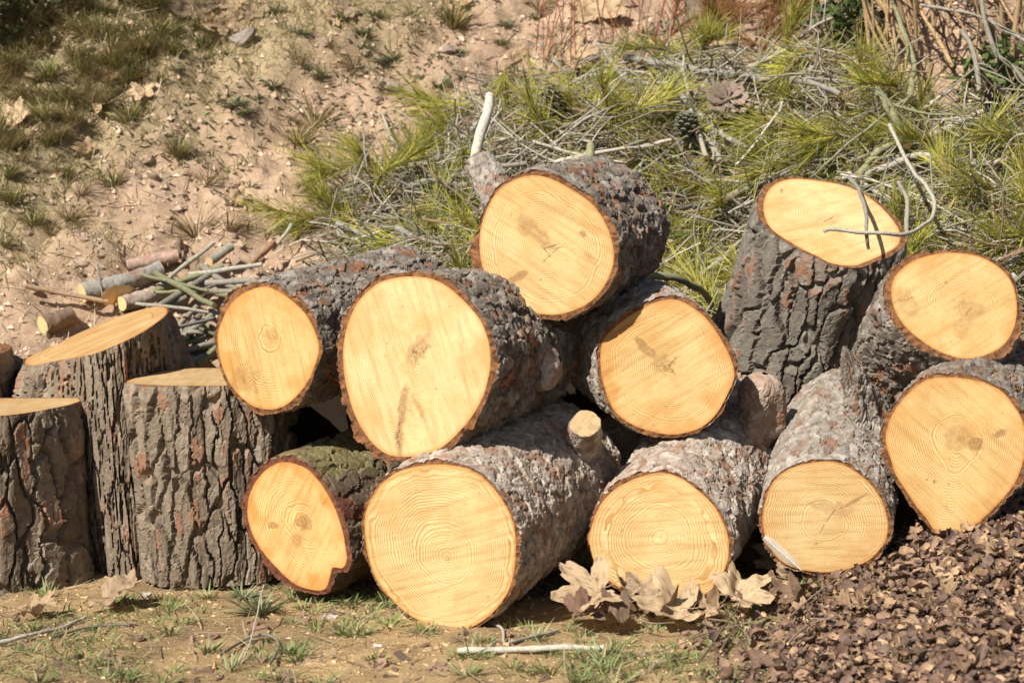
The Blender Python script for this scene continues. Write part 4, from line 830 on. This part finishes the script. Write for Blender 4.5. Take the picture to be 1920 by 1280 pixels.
for k in range(18):
    px, py = rng.uniform(0, 950), rng.uniform(40, 500); stone_obj(px, py, rng.uniform(.018, .036), np.array([.48, .35, .255]) * rng.uniform(.8, 1.15), 'fist sized tan stone embedded in the earth bank', 'fist sized stones in the earth bank')
for k in range(70):
    px, py = rng.uniform(0, 900), rng.uniform(60, 520); stone_obj(px, py, rng.uniform(.006, .017), np.array([.50, .36, .26]) * rng.uniform(.75, 1.15), 'small tan stone on the bare earth bank', 'small stones on the earth bank')
def scatter_mass(name, n, area, size, cols, label, cat, flat=1.0, cond=None):
    mb = MB(); k = 0; X = rng.uniform(area[0], area[1], n); Yy = rng.uniform(area[2], area[3], n); Zz = g(X, Yy)
    keep = np.ones(n, bool) if cond is None else cond(X, Yy)
    for x, y, z, kp in zip(X, Yy, Zz, keep):
        if not kp: continue
        W_, F_ = ST0[int(rng.integers(5))]; s_ = size[0] + (size[1] - size[0]) * rng.random() ** 3; a = rng.uniform(0, 6.28); c, s2 = math.cos(a), math.sin(a)
        V_ = W_ * s_ * np.array([1, rng.uniform(.5, 1), flat]); V_ = np.stack([V_[:, 0] * c - V_[:, 1] * s2, V_[:, 0] * s2 + V_[:, 1] * c, V_[:, 2]], 1)
        mb.add(V_ + np.array([x, y, z + s_ * .1 * flat]), F_, 0, np.array(cols[int(rng.integers(len(cols)))]) * rng.uniform(.75, 1.25))
    return tag(link(name, mb.mesh(name, [M['stone']], False)), label, cat, kind='stuff')
def rock0(k):
    r = np.random.default_rng(k); t = np.array([(0, 0, 1), (1, 0, 0), (-.4, .9, 0), (-.5, -.85, 0), (.3, .3, -.7)], float) * r.uniform(.6, 1.1, (5, 1)); return t, [(0, 1, 2), (0, 2, 3), (0, 3, 1), (4, 2, 1), (4, 3, 2), (4, 1, 3)]
ST0 = [rock0(k) for k in range(5)]
scatter_mass('bank_gravel', 26000, (-1.9, 1.9, 4.6, 7.2), (.0025, .019), [(.50, .36, .25), (.45, .32, .225), (.56, .42, .31), (.40, .29, .20)], 'crumbly soil and pebbles on the bank', 'gravel', .8)
scatter_mass('sawdust', 15000, (-1.3, 1.0, 3.25, 4.4), (.0015, .0085), [(.46, .32, .16), (.52, .37, .20), (.33, .22, .12), (.24, .17, .11)], 'sawdust crumbs on the ground before the logs', 'sawdust', .5)
def chip(px, py, size, col, label, group, kind, cat):
    p = hit(px, py); r = rng; n = 7; a = np.sort(r.uniform(0, 6.28, n)); rad = r.uniform(.55, 1, n); el = r.uniform(.35, .7)
    t = np.stack([np.cos(a) * rad, np.sin(a) * rad * el, .06 * r.normal(size=n)], 1); mb = MB(); th = .13
    mb.add(np.vstack([t + [0, 0, th], t - [0, 0, th]]), [tuple(range(n)), tuple(range(2 * n - 1, n - 1, -1))] + [(i, n + i, n + (i + 1) % n, (i + 1) % n) for i in range(n)], 0, np.array(col))
    nn = unit(gnormal(p[0], p[1]) + r.normal(size=3) * .35 + np.array([0, -.2, 0])); o = link(kind, mb.mesh(kind, [M['chip']], False), None, p + nn * size * .12, rot_to(nn, r.uniform(0, 6.28)), size)
    return tag(o, label, cat, group)
chip(398, 1255, .024, (.62, .36, .14), 'thick orange wood chip near the bottom of the sandy ground', None, 'wood_chip', 'wood chip')
chip(754, 1236, .026, (.15, .10, .07), 'dark brown chunk of bark in front of the large ringed log', None, 'bark_chip', 'bark chip')
chip(709, 1212, .013, (.68, .62, .56), 'whitish chip lying in front of the large ringed log', None, 'wood_chip', 'wood chip')
chip(620, 1160, .022, (.55, .47, .40), 'pale flake below the notched log', None, 'bark_chip', 'bark chip')
chip(280, 1118, .020, (.50, .44, .38), 'pale stone like flake at the foot of the level round', None, 'bark_chip', 'bark chip')
for k in range(330):
    px, py = rng.uniform(0, 1380), rng.uniform(1095, 1279)
    if rng.random() < .62: chip(px, py, .006 + .020 * rng.random() ** 1.5, np.array([.25, .16, .11]) * rng.uniform(.6, 1.5), 'flat brown bark flake on the sandy ground', 'bark flakes on the sandy ground', 'bark_chip', 'bark chip')
    else: chip(px, py, rng.uniform(.005, .012), np.array([.62, .44, .24]) * rng.uniform(.7, 1.2), 'small pale wood chip on the sandy ground', 'pale wood chips on the sandy ground', 'wood_chip', 'wood chip')
def gstick(label, pts, r, col, h=.006, taper=.8, group=None, cat='stick'):
    P = np.array([hit(x, y) + np.array([0, 0, h]) for x, y in pts]); return branch('stick' if cat == 'stick' else 'twig', label, P, px2m(r, 3.7), px2m(r * taper, 3.7), col, group, cat, 0, True)
gstick('straight pale grey stick lying on the grass in front', [(858, 1229), (1000, 1226), (1134, 1222)], 7, np.array([.50, .48, .40]), .009, .75)
gstick('pale forked twig lying on the sandy ground at the left', [(-5, 1212), (67, 1198), (115, 1182), (161, 1162)], 4.5, PALE * 1.1, .008)
gstick('dark thin twig curving beside the pale twig', [(94, 1201), (161, 1182), (255, 1174)], 3, GREY * .7)
gstick('thin curling vine on the sandy ground', [(410, 1242), (450, 1214), (485, 1202), (512, 1205), (522, 1222), (504, 1262)], 3, GREY * .7, .012, .9, None, 'twig')
branch('twig', 'thin straight stem standing over the sandy ground', np.array([at(437, 1282, 3.42), at(470, 1199, 3.62), at(494, 1097, 3.85)]), .0018, .0012, PALE * .85, None, 'twig')
gstick('short round stick end lying between the two level rounds', [(219, 1030), (272, 1040)], 10, np.array([.42, .36, .25]), .05)
gstick('dark root like twig at the foot of the notched log', [(640, 1095), (655, 1115), (668, 1130)], 5, GREY * .6, .01)
gstick('thin brown twig in the grass right of the large ringed log', [(950, 1213), (1000, 1200), (1048, 1186)], 3.5, GREY * .8)
gstick('thin bent pale twig under the large ringed log', [(900, 1168), (938, 1180), (948, 1210)], 3.5, PALE)
for k in range(40):
    px, py = rng.uniform(1190, 1560), rng.uniform(1040, 1230); a = R_(rng.normal(25, 28)); L = rng.uniform(25, 80)
    gstick('thin dead brown twig at the edge of the litter heap', [(px - math.cos(a) * L, py + math.sin(a) * L), (px + rng.normal(0, 8), py + rng.normal(0, 8)), (px + math.cos(a) * L, py - math.sin(a) * L)], rng.uniform(1.2, 2.4), np.array([.22, .155, .11]) * rng.uniform(.7, 1.3), rng.uniform(.008, .035), .6, 'dead twigs at the litter edge', 'twig')
gstick('forked brown twig rising before the half buried log', [(1500, 1085), (1570, 1060), (1625, 1010), (1658, 955)], 3, BROWN * 1.2, .04, .6, None, 'twig')

# --- litter heap of curled seed pods
def pod_mesh(k):
    r = np.random.default_rng(900 + k); n = 9; a = np.linspace(0, 2 * math.pi, n, endpoint=False); el = r.uniform(.6, .95); V_ = [(0, 0, 0)]
    for q, z in ((.55, .12), (1.0, r.uniform(.30, .6))):
        for t in a: V_.append((math.cos(t) * q * (1 + .12 * r.normal()), math.sin(t) * q * el * (1 + .1 * r.normal()), z * (1 + .35 * math.cos(2 * t + k)) + .06 * r.normal()))
    F_ = [(0, 1 + i, 1 + (i + 1) % n) for i in range(n)] + [(1 + i, 1 + n + i, 1 + n + (i + 1) % n, 1 + (i + 1) % n) for i in range(n)]
    return np.array(V_), F_
PODS = [pod_mesh(k) for k in range(8)]
PCOL = [(.13, .078, .054), (.165, .103, .07), (.075, .047, .037), (.22, .143, .092), (.12, .08, .064), (.28, .19, .115)]
PME = []
for k, (V_, F_) in enumerate(PODS):
    for c in PCOL:
        mb = MB(); rim_ = np.zeros((len(V_), 1)); rim_[10:] = 1; mb.add(V_, F_, 0, np.array(c) * (1 + .35 * rim_)); PME.append(mb.mesh('seed_pod', [M['pod']]))
X = rng.uniform(.2, 1.35, 21000); Yy = rng.uniform(2.95, 4.1, 21000); keep = rng.random(21000) < litter_mask(X, Yy); X, Yy = X[keep], Yy[keep]; Zz = g(X, Yy)
vis = (np.abs(X / Yy) < .262); order = np.argsort(Yy + 10 * (~vis)); big = set(order[rng.permutation(min(len(order), 900))[:300]].tolist()); mass = MB()
for i in range(len(X)):
    s_ = .0042 + .0115 * rng.random() ** 1.8; nn = unit(np.array([0, -.25, 1]) + rng.normal(size=3) * .55) * (1 if rng.random() < .6 else -1); e = rot_to(nn, rng.uniform(0, 6.28)); p = np.array([X[i], Yy[i], Zz[i] + rng.uniform(.0, .018)])
    if i in big:
        pk = int(rng.integers(len(PME))); tone = ['brown', 'mid brown', 'dark brown', 'light brown', 'greyish brown', 'tan'][pk % 6]; lab = tone + ' curled seed pod lying ' + ('cupped upward' if nn[2] > 0 else 'face down') + ' in the litter heap'
        o = link('seed_pod', PME[pk], None, p + np.array([0, 0, .010]), e, s_ * 1.1); tag(o, lab, 'seed pod', tone + ' seed pods ' + ('cupped upward' if nn[2] > 0 else 'face down'))
    else:
        V_, F_ = PODS[int(rng.integers(8))]; Rm_ = np.array(e.to_matrix()); mass.add((V_ * s_) @ Rm_.T + p, F_, 0, np.array(PCOL[int(rng.integers(6))]) * rng.uniform(.75, 1.3))
tag(link('pod_litter', mass.mesh('pod_litter', [M['pod']])), 'deep brown layer of curled seed pods on the right', 'litter', kind='stuff')
for k in range(46):
    px, py = rng.uniform(1330, 1920), rng.uniform(1010, 1279)
    p = hit(px, py)
    if litter_mask(p[:1], p[1:2])[0] < .4: continue
    leaf(px, py, rng.uniform(.014, .030), 'small brown dry leaf on the litter heap', None, None, None, .02, 'small dry leaves on the litter heap', None, True)
for k in range(22):
    px, py = rng.uniform(1360, 1920), rng.uniform(1030, 1279); chip(px, py, rng.uniform(.008, .014), np.array([.66, .52, .33]) * rng.uniform(.8, 1.1), 'pale crumb of wood on the litter heap', 'pale wood crumbs on the litter heap', 'wood_chip', 'wood chip')
# pale feather
mb = MB(); nn = 16
A_, B_ = at(1432, 1006, 3.86), at(1496, 1062, 3.80); b0 = A_.copy(); U = B_ - A_; Sd = unit(np.cross(U, [0, 1, .2]))
vs = np.array([U * t + Sd * s_ * 0.010 * math.sin(math.pi * (.12 + .83 * t)) ** .6 + np.array([0, -.006 * (1 - s_ * s_), 0]) for t in np.linspace(0, 1, nn) for s_ in (-1, -.5, 0, .5, 1)])
mb.add(vs, [(5 * i + j, 5 * i + j + 1, 5 * i + j + 6, 5 * i + j + 5) for i in range(nn - 1) for j in range(4)], 0, (.52, .45, .34))
fe = tag(link('feather', mb.mesh('feather', [M['leaf']]), None, b0), 'pale grey feather resting on the half buried log end', 'feather')
mb = MB(); tube(mb, [np.zeros(3) + [0, -.007, 0], U * .5 + [0, -.008, 0], U * 1.1 + [0, -.006, 0]], .0014, .0012, 8, 6, 0, None, 0, (.4, .37, .3)); link('shaft', mb.mesh('shaft', [M['twig']]), fe)

# ------------------------------------------------------------------ grasses and weeds
def clump_mesh(k, n, L, cols, spread=.9, wd=.003, lean=(0, -.2, 0)):
    r = np.random.default_rng(1200 + k); mb = MB()
    for i in range(n):
        a = r.uniform(0, 6.28); t = r.uniform(.1, 1) ** .7 * spread; d = np.array([math.cos(a) * t, math.sin(a) * t, 1.0]) + np.array(lean); p = np.array([math.cos(a), math.sin(a), 0]) * r.uniform(0, .018)
        ribbon(mb, p, d, L * r.uniform(.55, 1.1), wd * r.uniform(.7, 1.2), np.array([math.cos(a) * .3, math.sin(a) * .3 - .1, -.45 * r.random()]), np.array(cols[int(r.integers(len(cols)))]) * r.uniform(.75, 1.25), 4, unit(np.array([-math.sin(a), math.cos(a), .3 * r.normal()])), tip=.1)
    return mb.mesh('grass_clump', [M['grass']], False)
DG = [(.21, .20, .075), (.28, .25, .095), (.46, .37, .18), (.16, .175, .065)]; STRAW = [(.38, .29, .15), (.30, .22, .11), (.20, .18, .07), (.44, .35, .19)]; SG = [(.24, .27, .15), (.30, .31, .19), (.20, .23, .11)]; FG = [(.14, .20, .05), (.20, .25, .08), (.28, .30, .14), (.34, .31, .16)]
CL = {'green': [clump_mesh(k, 130, .085, DG) for k in range(3)], 'straw': [clump_mesh(k + 5, 90, .10, STRAW, 1.1, .0024) for k in range(3)], 'low': [clump_mesh(k + 10, 26, .045, FG, 1.3, .0035, (0, 0, 0)) for k in range(4)], 'sage': [clump_mesh(k + 20, 70, .055, SG, 1.6, .0055, (0, -.1, 0)) for k in range(3)]}
def clump(px, py, kind, sc, label, group=None):
    p = hit(px, py); o = link('grass_clump' if kind != 'sage' else 'weed_rosette', CL[kind][int(rng.integers(len(CL[kind])))], None, p - np.array([0, 0, .004]), (rng.normal(0, .1), rng.normal(0, .1), rng.uniform(0, 6.28)), sc)
    return tag(o, label, 'grass' if kind != 'sage' else 'weed', group)
clump(214, 350, 'green', .95, 'round dark green grass tuft alone on bare soil'); clump(332, 292, 'green', 1.1, 'dark drooping grass tuft below the overhanging bank'); clump(240, 232, 'green', 1.3, 'broad dark grass tuft at the edge of the turf')
clump(365, 440, 'straw', 1.25, 'straw coloured grass tuft above the stick bundle'); clump(590, 240, 'straw', 1.5, 'large bushy dry tuft in the middle of the bare slope'); clump(560, 270, 'straw', 1.2, 'smaller dry tuft at the foot of the large bushy one')
clump(850, 52, 'green', 1.3, 'green tuft under two leaves at the bank top'); clump(545, 425, 'straw', .9, 'dry tuft at the left tip of the brush heap'); clump(390, 345, 'straw', .8, 'brown dead tuft on the bare slope')
clump(487, 1150, 'sage', 1.25, 'grey green long leaved weed in front of the notched log'); clump(455, 1120, 'sage', .8, 'smaller grey green weed at the foot of the level round')
for (px, py) in [(255, 130), (290, 118), (330, 122), (430, 205), (460, 190), (490, 182), (520, 170), (455, 215), (600, 135), (590, 150), (660, 60), (690, 90), (730, 110), (740, 115), (860, 95), (940, 85), (960, 45), (985, 30), (640, 40), (560, 60), (790, 140), (830, 160), (810, 200), (870, 150), (930, 150), (700, 35), (760, 20), (520, 15), (1000, 70), (1170, 85), (1200, 70)]:
    clump(px + rng.normal(0, 8), py + rng.normal(0, 6), 'sage', rng.uniform(.5, .95), 'grey green low weed growing on the bank', 'grey green weeds on the bank')
for k in range(170):
    px, py = rng.uniform(-10, 420), rng.uniform(-10, 300)
    if px * .55 + py > 330: continue
    kd = 'straw' if rng.random() < .5 else 'green'; sz = rng.uniform(.5, 1.15)
    clump(px, py, kd, sz, ('large ' if sz > .85 else 'small ') + ('straw coloured' if kd == 'straw' else 'dark green') + ' grass tuft in the overgrown top of the bank', ('straw' if kd == 'straw' else 'green') + ' grass tufts on the overgrown bank')
for (px, py) in [(20, 380), (60, 420), (95, 440), (130, 410), (15, 330), (40, 300), (75, 320), (120, 330), (150, 365), (10, 460), (470, 350), (430, 430), (640, 300), (680, 265), (700, 400), (620, 90), (560, 120), (660, 130), (780, 60), (900, 120), (1010, 20), (1060, 60)]:
    clump(px, py, ['straw', 'green', 'low'][rng.integers(3)], rng.uniform(.5, .95), 'small mixed grass tuft on the earth bank', 'small tufts on the earth bank')
for k in range(230):
    px, py = rng.uniform(0, 1440), rng.uniform(1085, 1285)
    if 560 < px < 840 and py > 1190 and rng.random() < .7: continue
    if px < 420 and rng.random() < .45: continue
    zn = 'before the upright rounds' if px < 460 else 'before the notched log' if px < 680 else 'before the large ringed log' if px < 1000 else 'before the ringed ground log'; sz = rng.uniform(.45, 1.05)
    clump(px, py, 'low', sz, ('larger' if sz > .75 else 'tiny') + ' low green grass clump on the ground ' + zn, 'low grass clumps ' + zn)
for (px, py) in [(1690, 1000), (1700, 1010), (1480, 1120), (1500, 1110), (1520, 1105), (1345, 1215), (1400, 1180)]: clump(px, py, 'low', 1.1, 'bright green grass clump at the edge of the litter heap', 'grass clumps at the litter edge')
mb = MB(); n = 60000; X = rng.uniform(-1.95, 1.9, n); Yy = rng.uniform(4.7, 7.3, n); keep = rng.random(n) < grassy(X, Yy) ** 1.2; X, Yy = X[keep], Yy[keep]; Zz = g(X, Yy)
for x, y, z in zip(X, Yy, Zz):
    c = np.array(((.27, .26, .10), (.33, .29, .12), (.50, .40, .21), (.21, .22, .08), (.44, .36, .19))[int(rng.integers(5))]) * rng.uniform(.8, 1.25); a = rng.uniform(0, 6.28)
    ribbon(mb, np.array([x, y, z]), np.array([rng.normal(0, .6), rng.normal(-.4, .5), 1]), rng.uniform(.03, .085), .0028, np.array([rng.normal(0, .3), -.3, -.3]), c, 2, np.array([math.cos(a), math.sin(a), 0]))
n = 22000; X = rng.uniform(-1.3, .75, n); Yy = rng.uniform(3.3, 4.4, n); p = np.stack([X, Yy, 0 * X], 1); dens = sstep(-.05, .45, fbm(p * 4, 3, 77) + .35 * sstep(-.1, .4, X) * sstep(3.75, 3.45, Yy)); keep = rng.random(n) < dens; X, Yy = X[keep], Yy[keep]; Zz = g(X, Yy)
for x, y, z in zip(X, Yy, Zz):
    c = np.array(FG[int(rng.integers(4))]) * rng.uniform(.8, 1.25); a = rng.uniform(0, 6.28); ribbon(mb, np.array([x, y, z]), np.array([rng.normal(0, .8), rng.normal(-.1, .7), 1]), rng.uniform(.012, .04), .0026, np.array([rng.normal(0, .4), -.2, -.3]), c, 2, np.array([math.cos(a), math.sin(a), 0]))
n = 24000; X = rng.uniform(-1.95, 1.9, n); Yy = rng.uniform(4.75, 7.3, n); p = np.stack([X, Yy, 0 * X], 1); hm_ = fbm(p * 4.5, 3, 91); keep = (rng.random(n) < sstep(-.05, .4, hm_) * (.25 + .75 * sstep(5.3, 5.9, Yy))); X, Yy = X[keep], Yy[keep]; Zz = gf(X, Yy); hb = MB()
for x, y, z in zip(X, Yy, Zz):
    a = rng.uniform(0, 6.28); c = np.array(((.26, .29, .17), (.22, .26, .12), (.32, .33, .21), (.30, .25, .13))[int(rng.integers(4))]) * rng.uniform(.7, 1.2)
    ribbon(hb, np.array([x, y, z]), np.array([math.cos(a), math.sin(a) - .3, .7]), rng.uniform(.012, .034), .0065, np.array([0, 0, -.25]), c, 2, np.array([-math.sin(a), math.cos(a), .2]), tip=.2, mid=1.3)
tag(link('herb_cover', hb.mesh('herb_cover', [M['grass']], False)), 'low grey green herbs creeping over the bank', 'herbs', kind='stuff')
n = 6000; X = rng.uniform(-1.95, 1.9, n); Yy = rng.uniform(3.3, 7.2, n); Zz = gf(X, Yy); hb = MB()
for x, y, z in zip(X, Yy, Zz):
    a = rng.uniform(0, 6.28); c = np.array(((.45, .35, .21), (.34, .25, .16), (.24, .17, .11), (.52, .43, .29))[int(rng.integers(4))]) * rng.uniform(.7, 1.15); nn = gnormal(x, y, .05); d = unit(np.cross(nn, [math.cos(a), math.sin(a), .1]))
    ribbon(hb, np.array([x, y, z]) + nn * .004, d + nn * rng.uniform(0, .35), rng.uniform(.02, .09), rng.uniform(.0014, .0035), rng.normal(size=3) * .12, c, 3, unit(np.cross(nn, d)), tip=.6)
tag(link('straw_litter', hb.mesh('straw_litter', [M['grass']], False)), 'dry straw and bark shreds strewn over bank and ground', 'straw', kind='stuff')
tag(link('grass', mb.mesh('grass', [M['grass']], False)), 'short dry and green grass over bank and foreground', 'grass', kind='stuff')

# ------------------------------------------------------------------ dry reeds, red stems, stump and shrub behind
for k in range(46):
    px, py = rng.uniform(1600, 1960), rng.uniform(60, 215); p = hit(px, py) + np.array([0, -.05, 0]); L = rng.uniform(.5, 1.0); ln = np.array([rng.normal(-.28, .22), rng.normal(-.05, .1), 1]); d = unit(ln)
    branch('dry_reed', ('tall ' if L > .75 else 'short ') + ('leaning' if abs(ln[0]) > .3 else 'upright') + ' tan dry reed stalk behind the right end of the heap', [p, p + d * L * .5 + rng.normal(size=3) * .02, p + d * L + rng.normal(size=3) * .05], rng.uniform(.003, .008), .002, np.array([.40, .28, .155]) * rng.uniform(.6, 1.25), 'dry reed stalks at the right', 'reed', int(rng.integers(0, 3)), False)
for k in range(26):
    px, py = rng.uniform(1000, 1260), rng.uniform(60, 175); p = hit(px, py) + np.array([0, -.02, 0]); L = rng.uniform(.22, .5); d = unit(np.array([rng.normal(.1, .25), -.1, 1]))
    branch('red_stem', 'thin leafless red brown stem above the heap', [p, p + d * L * .5 + rng.normal(size=3) * .015, p + d * L], .0018, .0009, np.array([.26, .09, .06]) * rng.uniform(.7, 1.4), 'thin red brown stems on the bank', 'stem', 1, False)
for k in range(16):
    px, py = rng.uniform(1780, 1960), rng.uniform(-10, 120); p = hit(px, py); d = unit(np.array([rng.normal(-.7, .5), -.3, rng.normal(.4, .4)])); L = rng.uniform(.3, .6)
    branch('dark_twig', 'thin dark purplish twig at the upper right', [p, p + d * L * .5 + rng.normal(size=3) * .03 + np.array([0, -.1, 0]), p + d * L], .003, .0012, np.array([.14, .09, .085]) * rng.uniform(.8, 1.3), 'dark twigs at the upper right', 'twig', 3, False)
p = hit(1316, 52); mb = MB(); tube(mb, [p * 0 + [0, 0, -.05], np.array([.01, 0, .25]), np.array([.02, .02, .55])], .055, .045, 30, 22, 0, 1, .5, GREY * .75, 5)
tag(link('dead_stump', mb.mesh('dead_stump', [M['twig'], M['fresh']]), None, p), 'dead grey stump standing on the bank behind the heap', 'stump')
def bush(p, n, rad, cols, label, name='shrub'):
    root = bpy.data.objects.new(name, None); COL.objects.link(root); root.location = p; root.empty_display_size = .05; tag(root, label, 'shrub')
    st = MB(); lf = MB()
    for k in range(14):
        d = unit(np.array([rng.normal(0, .7), rng.normal(-.2, .6), 1])); tube(st, [np.zeros(3), d * rad * .6 + rng.normal(size=3) * .02, d * rad * 1.1], .004, .0015, 6, 5, 0, None, 0, BROWN)
    for k in range(n):
        q = unit(rng.normal(size=3)) * rad * rng.random() ** .45 * np.array([1.1, .8, .85]) + np.array([0, 0, rad * .7]); ribbon(lf, q, rdir() + np.array([0, -.2, .4]), rng.uniform(.025, .05), .011, rng.normal(size=3) * .2, np.array(cols[int(rng.integers(len(cols)))]) * rng.uniform(.7, 1.3), 2, rdir(), mid=1.3)
    link('stems', st.mesh('stems', [M['twig']]), root); link('foliage', lf.mesh('foliage', [M['grass']], False), root)
bush(hit(-70, 60), 1500, .26, [(.05, .06, .025), (.08, .08, .03), (.10, .09, .045)], 'added dark leafy shrub standing in for shadow at the upper left corner of the bank')  # added shrub; its dark leaves imitate the shadow lying on this corner
bush(hit(1585, 90), 420, .12, [(.06, .09, .03), (.09, .13, .04), (.12, .15, .06)], 'dark green leafy plant behind the thick pale branch')
bush(hit(1880, 215), 420, .13, [(.08, .12, .03), (.12, .16, .05)], 'green leafy plant at the foot of the dry reeds')
